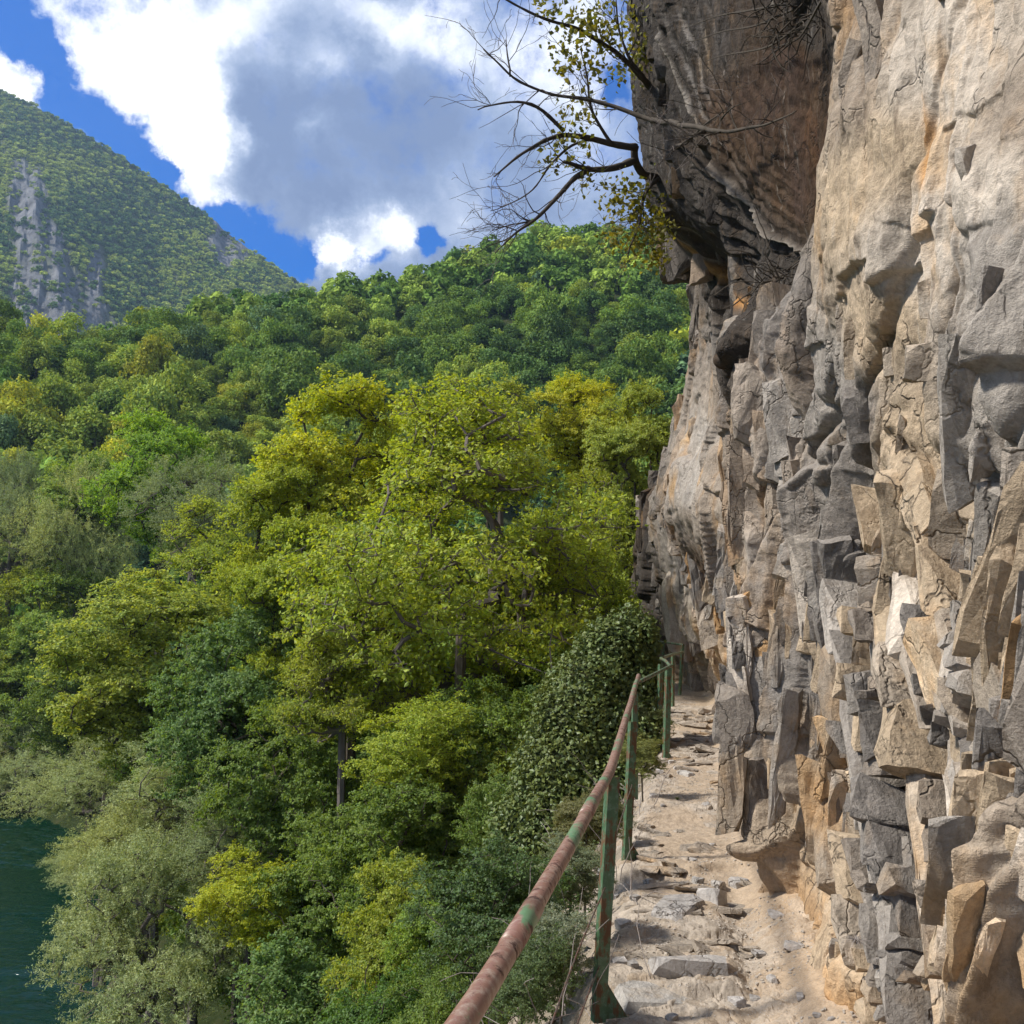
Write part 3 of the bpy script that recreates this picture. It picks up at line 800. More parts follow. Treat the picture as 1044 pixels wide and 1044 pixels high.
# ------------------------------------------------------------------ the path
# left edge, right edge and height of the path at forward distances
PYs = np.array([-3, 0, 2, 3.2, 4.45, 5.8, 7.2, 9.5, 11.9, 15, 19, 21.5, 24, 26, 30])
PL  = np.array([-.35, -.3, -.12, .12, .40, .60, .80, 1.25, 1.72, 2.25, 2.92, 3.35, 3.0, 1.5, 0.5])
PR  = np.array([1.3, 1.3, 1.3, 1.27, 1.33, 1.58, 1.85, 2.22, 2.62, 3.2, 3.95, 4.3, 4.8, 5.0, 5.0])
PZ  = np.array([-1.78, -1.78, -1.76, -1.74, -1.68, -1.66, -1.60, -1.56, -1.50, -1.50, -1.50, -1.38, -1.3, -1.25, -1.2])
def pl(y): return np.interp(y, PYs, PL)
def pr(y): return np.interp(y, PYs, PR)
def pz(y):
    y = np.asarray(y, float)
    z = np.interp(y, PYs, PZ)
    return z
nv = 430
qp = np.concatenate([np.linspace(math.asinh(-2.5 / 1.2), 0.95, 60)[:-1], np.linspace(0.95, math.asinh(25.5 / 1.2), 1900)]); nu = len(qp)
yy = 1.2 * np.sinh(qp)[:, None] + np.zeros((1, nv))
v = np.linspace(0, 1, nv)[None] + 0 * yy
Lf, Rt = pl(yy), pr(yy)
Wd = Rt - Lf
# v below 0.4: the broken verge falling away to the left; above: the walked surface reaching under the wall
u_ = np.where(v < 0.4, (v / 0.4 - 1), (v - 0.4) / 0.6)
xx = np.where(v < 0.4, Lf + u_ * (1.2 + 0.10 * yy.clip(0)), Lf + u_ * (Wd + 0.55))
xx += 0.06 * fbm2(yy * 1.2, v * 0 + 3, 55, 3)
hh = pz(yy)
drop = np.where(v < 0.4, -((-u_) ** 1.35) * (1.9 + 0.22 * yy.clip(0)), 0)
rise = smooth(0.62, 1.0, np.clip((xx - Lf) / Wd, 0, 2) ) * 0.16 + smooth(0.95, 1.6, (xx - Lf) / Wd) * 0.22
hh = hh + drop + rise
# rocky ledges crossing the path
def ledge(yc_, w0, w1, h, slope=0.9, sd=1):
    yl = yc_ + 0.16 * fbm2(xx * 2.2, xx * 0 + sd, 300 + sd, 3) + slope * 0.15 * (xx - Lf)
    m = smooth(w0 - .1, w0 + .05, (xx - Lf) / Wd) * (1 - smooth(w1 - .05, w1 + .1, (xx - Lf) / Wd))
    return h * smooth(-0.02, 0.04, yy - yl) * (1 - smooth(0.5, 1.6, yy - yl)) * m
hh = hh + 0.55 * (ledge(6.95, -0.1, 0.95, 0.085, 0.3, 1) + ledge(4.75, -0.2, 0.60, 0.10, -0.4, 2) + ledge(4.2, -0.1, .75, 0.09, 0.5, 6) + ledge(5.55, 0.05, 0.55, 0.075, 0.8, 3) + ledge(8.6, 0, 0.8, 0.05, 0.2, 4) + ledge(15.5, 0, 1, 0.12, 0.1, 5) + ledge(18.2, 0, 1, 0.12, 0.1, 7))
rocky = smooth(-0.10, 0.16, fbm2(xx * 1.6, yy * 0.9, 500, 4) - 0.05 + 0.16 * smooth(0.45, 0.0, (xx - Lf) / Wd) + 0.12 * smooth(7, 9, yy) - 0.14 * smooth(0.55, 0.9, (xx - Lf) / Wd))
rocky = np.maximum(rocky, smooth(0.05, -0.05, xx - Lf))
tonep = np.zeros_like(hh)
for s_, A, sd in ((0.40, 0.032, 41), (0.16, 0.015, 43), (0.07, 0.009, 47)):
    wa = xx + 0.5 * yy + 0.08 * fbm2(xx * 3, yy * 3, sd, 3) + 0.7 * drop * 0; wb2 = (yy - 0.35 * xx) * 0.9 + 0.08 * fbm2(xx * 3, yy * 3, sd + 5, 3)
    da, db, f1, f2, ia, ib = cells(wa / s_ + 30, wb2 / s_ / 0.8 + 30, sd)
    r1 = h2(ia, ib, sd + 1) - .5; r2 = h2(ia, ib, sd + 2) - .5; r3 = h2(ia, ib, sd + 3) - .5
    hh = hh + rocky * (A * r1 + A * 1.1 * (r2 * da + r3 * db)) * smooth(30, 6, yy * (0.2 if s_ > .1 else 1.0))
    hh = hh - rocky * (1 - smooth(0, 0.10, f2 - f1)) * A * 0.35
    tonep = tonep + 0.5 * r2
for _ in range(2):
    hh[1:-1] = 0.25 * hh[:-2] + 0.5 * hh[1:-1] + 0.25 * hh[2:]
hh = hh + 0.02 * fbm2(xx * 5, yy * 5, 61, 4) + 0.006 * fbm2(xx * 40, yy * 40, 65, 3)
rk = np.array((0.355, 0.30, 0.24)); dust = np.array((0.385, 0.30, 0.215)); soil = np.array((0.13, 0.11, 0.07))
rw = (rocky * smooth(-0.25, 0.25, tonep + 0.25 + 0.5 * fbm2(xx * 4, yy * 4, 63, 3)))[..., None]
cpth = dust * (1 - rw) + rk * rw
cpth = cpth * (1 + 0.35 * tonep * rocky)[..., None]
og = smooth(0.6, 1.0, (xx - Lf) / Wd)[..., None] * 0.35
cpth = cpth * (1 - og) + np.array((0.50, 0.34, 0.20)) * og
vg = (smooth(0.05, -0.35, xx - Lf) * smooth(-0.1, 0.25, fbm2(xx * 2, yy * 1.5, 67, 4) + 0.08))[..., None]
cpth = cpth * (1 - vg) + soil * vg
PS = np.stack([xx, yy, hh], -1)
me = quads('path', PS.reshape(-1, 3), grid_faces(nu, nv)[:, ::-1], False, np.clip(cpth, 0.02, 0.7).reshape(-1, 3))
def ground_rock(name):
    m, N, out = material(name)
    pos = N.n('ShaderNodeNewGeometry').outputs['Position']
    att = N.n('ShaderNodeAttribute', attribute_name='tone').outputs['Color']
    n1 = N.noise(pos, 14, 8, 0.65); n2 = N.noise(pos, 90, 6, 0.7)
    f = N.maprange(N.math('ADD', n1, n2), 0.65, 1.35, 0.6, 1.35)
    c = N.mix(1.0, att, f, 'MULTIPLY')
    g = N.n('ShaderNodeTexVoronoi'); g.inputs['Scale'].default_value = 75; N.l(pos, g.inputs['Vector'])
    gm = N.maprange(g.outputs['Distance'], 0.18, 0.28, 1, 0)
    gm = N.math('MULTIPLY', gm, N.maprange(N.noise(pos, 3, 4), 0.45, 0.6, 0, 0.9))
    c = N.mix(gm, c, N.mix(N.n('ShaderNodeSeparateColor').outputs[0] if False else g.outputs['Color'], (0.28, 0.25, 0.22), (0.6, 0.56, 0.5)))
    h = N.math('ADD', N.math('ADD', n1, N.math('MULTIPLY', n2, 0.5)), N.math('MULTIPLY', gm, 0.5))
    principled(N, out, c, 0.95, 0.15, bump(N, h, 0.7, 0.015))
    return m
M['path'] = ground_rock('dusty stone path')
tag(link('path', me, M['path']), 'narrow dusty stone path along the foot of the cliff', 'path', kind='structure')
def path_h(x, y):
    i = int(np.clip(np.searchsorted(yy[:, 0], y), 0, nu - 1))
    j = int(np.argmin(abs(xx[i] - x)))
    return float(hh[i, j])

# flat beds of rock showing through the dust
SV, SF, SCc, nsv = [], [], [], 0
for i in range(230):
    y = 3.3 + 15 * rs.rand() ** 1.5
    f = rs.uniform(-0.25, 0.8) if y > 8 or rs.rand() < .5 else rs.uniform(-0.3, 0.35)
    x = float(pl(y) + f * (pr(y) - pl(y)))
    if fbm2(np.array([x * 1.7]), np.array([y * 1.1]), 505, 2)[0] < -0.04: continue
    k_ = 0.5 + 0.06 * y
    half = np.array([rs.uniform(.03, .15), rs.uniform(.02, .075), rs.uniform(.010, .022)]) * k_
    add_stone(np.array([x, y, path_h(x, y) - half[2] * rs.uniform(-.1, .7)]), half, rot_z(rs.normal(-.35, .35)) @ rot_x(rs.normal(-.12, .12)) @ rot_y(rs.normal(0, .12)), np.array(rk) * rs.uniform(.8, 1.15), 0.12)
SV = np.concatenate(SV); SF = np.concatenate(SF); SCc = np.concatenate(SCc)
SV = SV + 0.02 * np.stack([vn3(SV[:, 0] * 16 + i * 9, SV[:, 1] * 16, SV[:, 2] * 16, 720 + i) for i in range(3)], -1)
tag(link('path_bedrock', quads('path_bedrock', SV, SF, False, SCc), M['rock']), 'flat beds of grey rock showing through the dust of the path', 'bedrock', kind='structure')

# loose stones lying on the path, each one a thing
def stone_obj(name, x, y, half, yaw, colr, label, group=None, sink=0.35, mat='rock', tilt=0.1, z=None):
    fs = protos[rs.randint(len(protos))]
    V, Fs, C = [], [], []
    Rm = rot_z(yaw) @ rot_x(rs.normal(0, tilt)) @ rot_y(rs.normal(0, tilt))
    for f in fs:
        v = (np.array(f) * np.array(half)) @ Rm.T
        k = 1 + 0.12 * rs.uniform(-1, 1)
        b = len(V); V.extend(v.tolist()); C.extend([np.clip(np.array(colr) * k, 0, .7)] * len(v)); Fs.append(list(range(b, b + len(v))))
    o = link(name, stone_mesh(name, V, Fs, C), M[mat])
    o.location = (x, y, (path_h(x, y) if z is None else z) + half[2] * (1 - 2 * sink))
    return tag(o, label, 'rock', group)
def gp(px, py):
    """place on the path seen at a pixel"""
    d = ray(px, py); y = 4.0
    for _ in range(30):
        y = float(np.interp(y, PYs, PZ)) / (d[2] / d[1]); y = min(max(y, 2.5), 25)
    return d[0] / d[1] * y, y
sg = (0.42, 0.39, 0.36)
for px, py, wx, wy, wz, yaw, lab in [
    (705, 1012, .16, .075, .05, .1, 'flat grey stone slab with a shadowed front edge at the near end of the path'),
    (712, 905, .028, .03, .03, .2, 'small upright dark grey stone beside its twin in the middle of the path'),
    (733, 908, .045, .035, .03, .8, 'rounded pale stone just right of the two small upright stones'),
    (752, 905, .05, .05, .035, .4, 'rounded grey rock on the right of the path beside the ledge'),
    (690, 940, .10, .17, .045, -.5, 'long tilted slab of layered grey rock sticking out of the dust'),
    (662, 1030, .13, .11, .03, .3, 'broad flat slab at the very bottom of the path beside the nearest post'),
    (700, 790, .05, .09, .03, .6, 'small pale block on the far stretch of path'),
    (728, 925, .055, .07, .05, .9, 'broken brownish block right of the layered slab')]:
    x, y = gp(px, py)
    stone_obj('path_rock', x, y, (wx, wy, wz), yaw, sg if wz > .03 else (0.45, .42, .38), lab)
for i in range(60):
    y = 3.6 + 9 * rs.rand() ** 1.5
    side = rs.rand()
    f = rs.uniform(0.0, 0.95) if side < .6 else rs.uniform(-0.25, 0.2)
    x = float(pl(y) + f * (pr(y) - pl(y)))
    s_ = rs.uniform(0.007, 0.024) * (1.3 if side > .6 else 1) * (1 + 0.06 * y)
    stone_obj('loose_stone', x, y, (s_ * rs.uniform(.7, 1.5), s_ * rs.uniform(.7, 1.4), s_ * rs.uniform(.45, .8)), rs.uniform(0, 6), np.array(sg) * rs.uniform(.75, 1.25),
              'small loose grey stone lying on the dusty path', 'loose stones scattered on the path', 0.25)
# gravel nobody could count
V, Fs = [], []
Fs0 = [protos[i] for i in range(12)]
for i in range(5200):
    y = 3.3 + 8 * rs.rand() ** 1.6; f = rs.uniform(-0.35, 1.05); x = float(pl(y) + f * (pr(y) - pl(y)))
    if fbm2(np.array([x * 2.2]), np.array([y * 2.2]), 71, 2)[0] < -0.02: continue
    s_ = rs.uniform(0.002, 0.0065)
    p = np.array([x, y, path_h(x, y) + s_ * .4]); Rm = rot_z(rs.uniform(0, 6)) * s_
    for f in Fs0[i % 12]:
        b = len(V); V.extend(((np.array(f) * (1, 1, .7)) @ Rm.T + p).tolist()); Fs.append(list(range(b, b + len(f))))
o = link('gravel', stone_mesh('gravel', V, Fs, np.array([[.44, .39, .33]]) * np.ones((len(V), 1))), M['path'])
tag(o, 'fine gravel and grit strewn over the dusty path', 'gravel', kind='stuff')

# ------------------------------------------------------------------ railing
rl = empty('metal_railing', (0.42, 4.45, -1.68))
tag(rl, 'worn metal railing with chipped green posts along the outer edge of the path', 'railing')
def rpart(name, V, Q, mat, parent=rl, sm=False):
    V = np.asarray(V, float) - np.array(rl.location)
    if isinstance(Q, np.ndarray): me_ = quads(name, V, Q, sm)
    else: me_ = pymesh(name, V, Q)
    return link(name, me_, M[mat], parent)
def wob(P, n=24, a=0.004):
    P = np.asarray(P, float)
    d = np.concatenate([[0], np.cumsum(np.linalg.norm(np.diff(P, axis=0), axis=1))])
    t = np.linspace(0, d[-1], n)
    # round the bends
    Q = np.stack([np.interp(t, d, P[:, i]) for i in range(3)], -1)
    for _ in range(2): Q[1:-1] = 0.25 * Q[:-2] + 0.5 * Q[1:-1] + 0.25 * Q[2:]
    Q += a * np.stack([vn2(t * 1.3, t * 0 + i, 5) for i in range(3)], -1)
    return Q
near = [(-1.0, -2.2, -.62), U(475, 1044, 1.62), U(622, 787, 4.5), U(651, 689, 10.4)]
Pn = wob(near, 90, 0.006)
V, Q = chain_tube(Pn, 0.0215 * np.ones(90), 20); o = rpart('handrail', V, Q, 'rail', sm=True)
o['label'] = 'thick rust pink handrail tube with green patches nearest the camera'
for px, py in ((538, 948), (601, 823)):   # welded sleeves
    k = int(np.argmin([abs((522 + F * p[0] / (p[1] * cp + p[2] * sp_)) - px) if p[1] > 1 else 999 for p in Pn]))
    V, Q = chain_tube(Pn[k - 1:k + 2], 0.0235, 20); rpart('pipe_joint', V, Q, 'rail', sm=True)
for seg, r in (([U(652, 695, 10.5), U(668, 687, 11.3), U(684, 679, 12.2)], .02), ([U(684, 680, 12.2), U(679, 674, 12.6), U(674, 671.5, 13.2)], .02),
               ([U(674, 671.5, 13.2), U(684, 667.5, 17), U(697, 664.5, 20)], .022), ([U(653.6, 647, 24.5), U(662, 651, 23.4), U(671, 654, 22.2), U(696.5, 657.5, 21)], .022)):
    V, Q = chain_tube(wob(seg, 14, .002), r, 12); o = rpart('handrail', V, Q, 'rail' if r < .02 else 'post', sm=True); o['label'] = 'thin far handrail pipe'
def post(x, y, z0, z1, yaw=0.3, w=0.05, gus=0.16, lean=0.0, x1=None):
    """angle iron: two thin leaves meeting at a corner, with a triangular foot plate on the path side"""
    t = 0.006
    prof = [(0, 0), (w, 0), (w, t), (t, t), (t, w), (0, w)]
    c, s = math.cos(yaw), math.sin(yaw)
    Vv = []
    for zz, ox in ((z0, 0), (z1, lean)):
        Vv += [(x + ox + c * a - s * b - w / 2, y + s * a + c * b, zz) for a, b in prof]
    Fs = [[0, 1, 2, 3][::-1], [0, 3, 4, 5][::-1], [6, 7, 8, 9], [6, 9, 10, 11]] + [[i, (i + 1) % 6, (i + 1) % 6 + 6, i + 6] for i in range(6)]
    p = rpart('post', Vv, Fs, 'post')
    if gus:
        G = []
        for off in (0.0, t):
            for a, h in ((w, 0.0), (w + gus * .62, 0.0), (w, gus)):
                G.append((x + c * a - s * (w * .5 + off) - w / 2, y + s * a + c * (w * .5 + off), z0 + h + 0.004))
        rpart('foot_plate', G, [[0, 2, 1], [3, 4, 5], [0, 1, 4, 3], [1, 2, 5, 4], [2, 0, 3, 5]], 'post', p)
    return p
def post_px(bx, by, tx, ty, y, **k):
    b = U(bx, by, y); t = U(tx, ty, y)
    return post(b[0], y, b[2] - 0.03, t[2] + .0, lean=t[0] - b[0], **k)
post_px(612, 1036, 627, 793, 4.42, yaw=.25, w=.05, gus=.17)
post_px(640, 878, 647, 736, 7.1, yaw=.3, w=.05, gus=.17)
post_px(648, 812, 648, 706, 9.6, yaw=.2, w=.05, gus=0)
post_px(680, 774, 683, 681, 12.0, yaw=.3, w=.062, gus=.12)
post_px(674, 740, 675, 677, 13.2, yaw=.5, w=.05, gus=0)
post_px(687, 722, 687, 666, 19.2, yaw=.5, w=.05, gus=.1)
post_px(694, 707, 697, 657, 21.0, yaw=.5, w=.05, gus=0)
post_px(677, 690, 677, 653, 22.2, yaw=.5, w=.05, gus=0)
for seg in ([U(618, 905, 4.40), U(590, 968, 3.7), U(560, 1050, 3.0)], [U(612, 985, 4.40), U(600, 1015, 4.0), U(583, 1060, 3.5)], [U(645, 800, 7.0), U(622, 870, 5.6), U(612, 940, 4.5)]):
    V, Q = chain_tube(wob(seg, 12, .01), .0035, 6); rpart('cable', V, Q, 'cable', sm=True)
# iron ring pinned into the wall
hp = U(792, 714, 8.6)
hk = empty('iron_hook', hp); tag(hk, 'black iron hook with an open ring pinned low in the cliff face', 'hook')
an = np.linspace(0.3, 2 * math.pi, 14)
ringp = np.stack([-.10 + .045 * np.cos(an), 0 * an, .045 * np.sin(an) * .8], -1)
V, Q = chain_tube(np.concatenate([ringp, [[0.0, .02, -.01], [.25, .15, -.06]]]), .011, 6)
link('ring', quads('ring', V, Q, True), M['cable'], hk)
V, Q = chain_tube([(0.03, -.02, -.045), (.16, .0, -.03), (.16, .06, .03)], .02, 6); link('spike', quads('spike', V, Q), M['cable'], hk)
# ------------------------------------------------------------------ terrain
WZ = -14.0
def shore(y):
    return np.interp(y, [-30, 0, 10, 24, 36, 55, 72, 84, 90], [-4, -4.5, -5.5, -8.5, -13.5, -20.5, -29, -40, -140])
def crest_px(px):
    return np.interp(px, [-400, 0, 60, 130, 200, 290, 340, 400, 450, 500, 560, 620, 700, 1000, 1400],
                     [357, 350, 352, 343, 322, 306, 293, 280, 257, 236, 226, 222, 227, 240, 250])
def hill_z(x, y):
    r = np.sqrt(x * x + y * y); px = 522 + F * x / np.maximum(y, 1) * 0.97
    rc = np.interp(px, [-400, 0, 300, 500, 700], [215, 215, 235, 270, 280])
    zc_ = (640 - crest_px(px)) / F * rc - 5.5
    t = np.clip((r - 88) / (rc - 88), 0, 1)
    prof = 0.35 * t + 0.65 * smooth(0.0, 1.05, t)
    z = -13 + (zc_ + 13) * prof
    return np.where(r > rc, zc_ - (r - rc) * 0.25, z) + 3.0 * fbm2(x * 0.02, y * 0.02, 900, 3) * t
def near_z(x, y):
    xs = shore(y); xe = pl(np.clip(y, -3, 21)) - 0.9
    t = (x - xs) / np.maximum(xe - xs, 1)
    tc = np.clip(t, 0, 1)
    z = WZ + 0.25 + 5.2 * tc + 4.2 * tc ** 5 + np.clip(y - 22, 0, 60) * 0.03 * tc
    z = np.where(t > 1, np.minimum(z + (x - xe) * 0.2, -3.5), z)
    return np.where(x < xs, WZ + 0.25 + (x - xs) * 0.9, z)
def terrain(x, y):
    x = np.asarray(x, float); y = np.asarray(y, float)
    z = near_z(x, y)
    k = smooth(78, 96, np.sqrt(x * x + y * y) + 0.15 * x)
    return z * (1 - k) + np.maximum(hill_z(x, y), -13.2) * k
az_ = np.linspace(R(-88), R(88), 420)[:, None]
rr = 5 * (1150 / 5) ** np.linspace(0, 1, 420)[None]
gx = np.sin(az_) * rr; gy = np.cos(az_) * rr - 2
gz = terrain(gx, gy) + 0.35 * fbm2(gx * 0.4, gy * 0.4, 77, 3) * (gx > shore(gy) - 1)
gz = np.where(rr > 420, -15 - (rr - 420) * 0.05, gz)
me = quads('ground', np.stack([gx, gy, gz], -1).reshape(-1, 3), grid_faces(420, 420)[:, ::-1], True)
m, N, out = material('forest floor')
pos = N.n('ShaderNodeNewGeometry').outputs['Position']
nz = N.noise(pos, 0.7, 8, 0.7)
c = N.ramp(nz, [(0.3, (0.02, 0.028, 0.010)), (0.5, (0.035, 0.05, 0.016)), (0.7, (0.07, 0.065, 0.03))])
principled(N, out, c, 0.95, 0.1, bump(N, N.noise(pos, 3, 6, 0.7), 0.8, 0.3))
M['soil'] = m
tag(link('ground', me, M['soil']), 'shaded wooded ground falling to the lake', 'ground', kind='structure')

# water
m, N, out = material('lake water')
pos = N.n('ShaderNodeNewGeometry').outputs['Position']
w1 = N.noise(N.mapping(pos, (1.1, 2.6, 1), rot=(0, 0, R(12))), 1.5, 4, 0.55, 0.6)
w2 = N.noise(N.mapping(pos, (1.4, 3.4, 1), rot=(0, 0, R(-8))), 4.5, 3, 0.55, 0.3)
hW = N.math('ADD', w1, N.math('MULTIPLY', w2, 0.35))
b = principled(N, out, (0.002, 0.022, 0.012), 0.03, 0.5, bump(N, hW, 0.6, 0.1))
b.inputs['IOR'].default_value = 1.33
M['water'] = m
wxs = np.concatenate([[-400, -90], np.linspace(-46, -4, 520), [30]]); wys = np.concatenate([[-60, 8], np.linspace(20, 96, 1000), [130]])
WX, WY = np.meshgrid(wxs, wys, indexing='ij')
inn = smooth(-46, -43, WX) * smooth(-4, -6, WX) * smooth(20, 22, WY) * smooth(96, 93, WY)
wv = 0.050 * fbm2(WX * 1.0 + 0.25 * WY, WY * 2.3 - 0.2 * WX, 951, 3, 0.55) + 0.05 * fbm2(WX * 0.35, WY * 0.7, 957, 2)
wv *= 0.6 + 2.2 * smooth(-0.15, 0.2, fbm2(WX * 0.06, WY * 0.12, 961, 2) + 0.25 * smooth(60, 38, WY))
me = quads('water', np.stack([WX, WY, WZ + wv * inn], -1).reshape(-1, 3), grid_faces(len(wxs), len(wys)), True)
tag(link('water', me, M['water']), 'dark green lake water with wind ripples', 'water', kind='structure')

# the far mountain
def ridge_px(px):
    return np.interp(px, [-900, -500, -200, 0, 50, 100, 150, 200, 240, 275, 300, 360, 450, 900], [40, 20, 0, 75, 104, 135, 169, 203, 236, 262, 279, 305, 325, 335])
nA, nR = 520, 300
th_ = np.linspace(-1.15, 0.25, nA)[:, None]; tr = np.linspace(0, 1.25, nR)[None]
pxm = 522 + F * th_
rmax = 950 + 40 * fbm2(th_ * 6, th_ * 0, 31, 3)
mr = 430 + (rmax - 430) * tr + 0 * th_
zr = (640 - ridge_px(pxm)) / F * rmax - 3
mz = np.where(tr <= 1, 20 + (zr - 20) * (0.15 * tr + 0.85 * tr ** 1.25), zr - (tr - 1) * 300)
gul = fbm2(th_ * 9 + 0.5 * tr, tr * 1.3, 41, 5, 0.55)
mz = mz + 26 * gul * np.sin(np.clip(tr, 0, 1) * math.pi)
rkm = smooth(0.0, 0.16, fbm2(th_ * 14, tr * 3.0, 47, 5) + 0.36 * np.exp(-((pxm - 45) / 75) ** 2 - ((tr - 0.40) / 0.20) ** 2) + 0.12 * np.exp(-((pxm - 160) / 60) ** 2 - ((tr - 0.30) / 0.15) ** 2) - 0.17)
mz = mz + rkm * 3 * fbm2(th_ * 55, tr * 5, 53, 5, 0.6) * (tr < 0.97)
mr2 = mr + rkm * 10 * fbm2(th_ * 70, tr * 7, 59, 4, 0.6)
mx_ = mr2 * th_; my_ = mr2 + 0 * th_
tn = np.array((0.10, 0.12, 0.045)) * (1 - rkm[..., None]) + np.array((0.20, 0.20, 0.205)) * rkm[..., None]
me = quads('mountain', np.stack([mx_, my_, mz], -1).reshape(-1, 3), grid_faces(nA, nR)[:, ::-1], False, tn.reshape(-1, 3))
m, N, out = material('mountain ground')
pos = N.n('ShaderNodeNewGeometry').outputs['Position']
att = N.n('ShaderNodeAttribute', attribute_name='tone').outputs['Color']
n1 = N.noise(N.mapping(pos, (1, 1, .35)), 0.09, 8, 0.7)
c = N.mix(1.0, att, N.maprange(n1, 0.3, 0.7, 0.45, 1.4), 'MULTIPLY')
principled(N, out, c, 0.95, 0.1, bump(N, n1, 1.0, 6))
M['mountain'] = m
tag(link('mountain', me, M['mountain']), 'steep far mountain with grey crags', 'mountain', kind='structure')

# ------------------------------------------------------------------ trees
def lobe_cloud(r, n, rad, h, nl, lsz, shell=0.55, flat=1.2, ctr_bias=0.78):
    """n points in a crown built of nl lobes inside an ellipsoid of radius rad and height h (base at 0)"""
    L = []
    while len(L) < nl:
        p = r.uniform(-1, 1, 3)
        d = np.linalg.norm(p)
        if d < 1 and (d > 0.45 or r.rand() < 0.35): L.append(p * ctr_bias)
    L = np.array(L)
    # narrower towards the top
    L[:, :2] *= (1 - 0.30 * np.clip(L[:, 2], 0, 1))[:, None]
    C = L * np.array([rad, rad, h / 2]) + np.array([0, 0, h / 2])
    Rl = lsz * r.uniform(0.6, 1.25, nl) * rad
    k = r.choice(nl, n, p=Rl ** 2 / (Rl ** 2).sum())
    d = r.normal(0, 1, (n, 3)); d /= np.linalg.norm(d, axis=1)[:, None]
    d[:, 2] = np.where(d[:, 2] < -0.35, -d[:, 2] * 0.6, d[:, 2])
    rr_ = (shell + (1 - shell) * r.rand(n)) ** 0.7
    P = C[k] + d * (Rl[k] * rr_)[:, None] * np.array([1, 1, 0.72 * flat])
    return P, d, C
def skeleton(r, P, trunk_top, base_r, start_h=0.0, deep=7):
    """tie every point to the nearest branch point that lies nearer the root"""
    n_t = 9
    T = np.stack([0.25 * vn2(np.linspace(0, 2, n_t), np.zeros(n_t) + 3, r.randint(999)), 0.25 * vn2(np.linspace(0, 2, n_t), np.zeros(n_t) + 9, r.randint(999)), np.linspace(-deep, trunk_top, n_t)], -1)
    nodes = [t for t in T]; par = [-1] + list(range(n_t - 1))
    root = np.array([0, 0, start_h])
    o = np.argsort(np.linalg.norm((P - root) * np.array([1, 1, 0.8]), axis=1))
    A = np.zeros((len(P) * 2 + n_t, 3)); A[:n_t] = T; cnt = n_t
    for i in o:
        p = P[i]
        B = A[:cnt]
        dv = B - p
        dist = np.sqrt((dv ** 2).sum(1)) + 0.55 * np.maximum(0, dv[:, 2]) + 0.6 * (B[:, 2] < start_h) * 5
        j = int(dist.argmin())
        q = A[j]
        d0 = np.linalg.norm(p - q)
        if d0 > 0.7:
            mid = q * 0.5 + p * 0.5 + r.normal(0, 0.09, 3) * d0 + np.array([0, 0, 0.07 * d0])
            A[cnt] = mid; par.append(j); j = cnt; cnt += 1
        A[cnt] = p; par.append(j); cnt += 1
    A = A[:cnt]; par = np.array(par)
    load = np.ones(cnt)
    for i in range(cnt - 1, n_t - 1, -1):
        load[par[i]] += load[i]
    for i in range(n_t - 1, 0, -1): load[par[i]] = max(load[par[i]], load[i])
    rad_ = base_r * (load / load.max()) ** 0.47
    rad_[:n_t] = np.maximum(rad_[:n_t], base_r * np.linspace(1.1, 0.45, n_t))
    return A, par, rad_
def leaf_quads(r, C, Nn, size, asp=0.6, up=0.35, jit=1.0):
    n = len(C)
    nrm = Nn * 0.6 + r.normal(0, 0.55 * jit, (n, 3)) + np.array([0, 0, up]); nrm /= np.linalg.norm(nrm, axis=1)[:, None]
    t = r.normal(0, 1, (n, 3)); t -= nrm * (t * nrm).sum(1)[:, None]; t /= np.linalg.norm(t, axis=1)[:, None]
    b = np.cross(nrm, t)
    s = size * r.uniform(0.65, 1.3, n)[:, None]
    bend = nrm * s * 0.12
    V = np.stack([C - t * s * 0.5, C + b * s * asp * 0.5 - bend - t * s * .08, C + t * s * 0.5, C - b * s * asp * 0.5 - bend - t * s * .08], 1).reshape(-1, 3)
    Q = np.arange(n * 4).reshape(n, 4)
    return V, Q
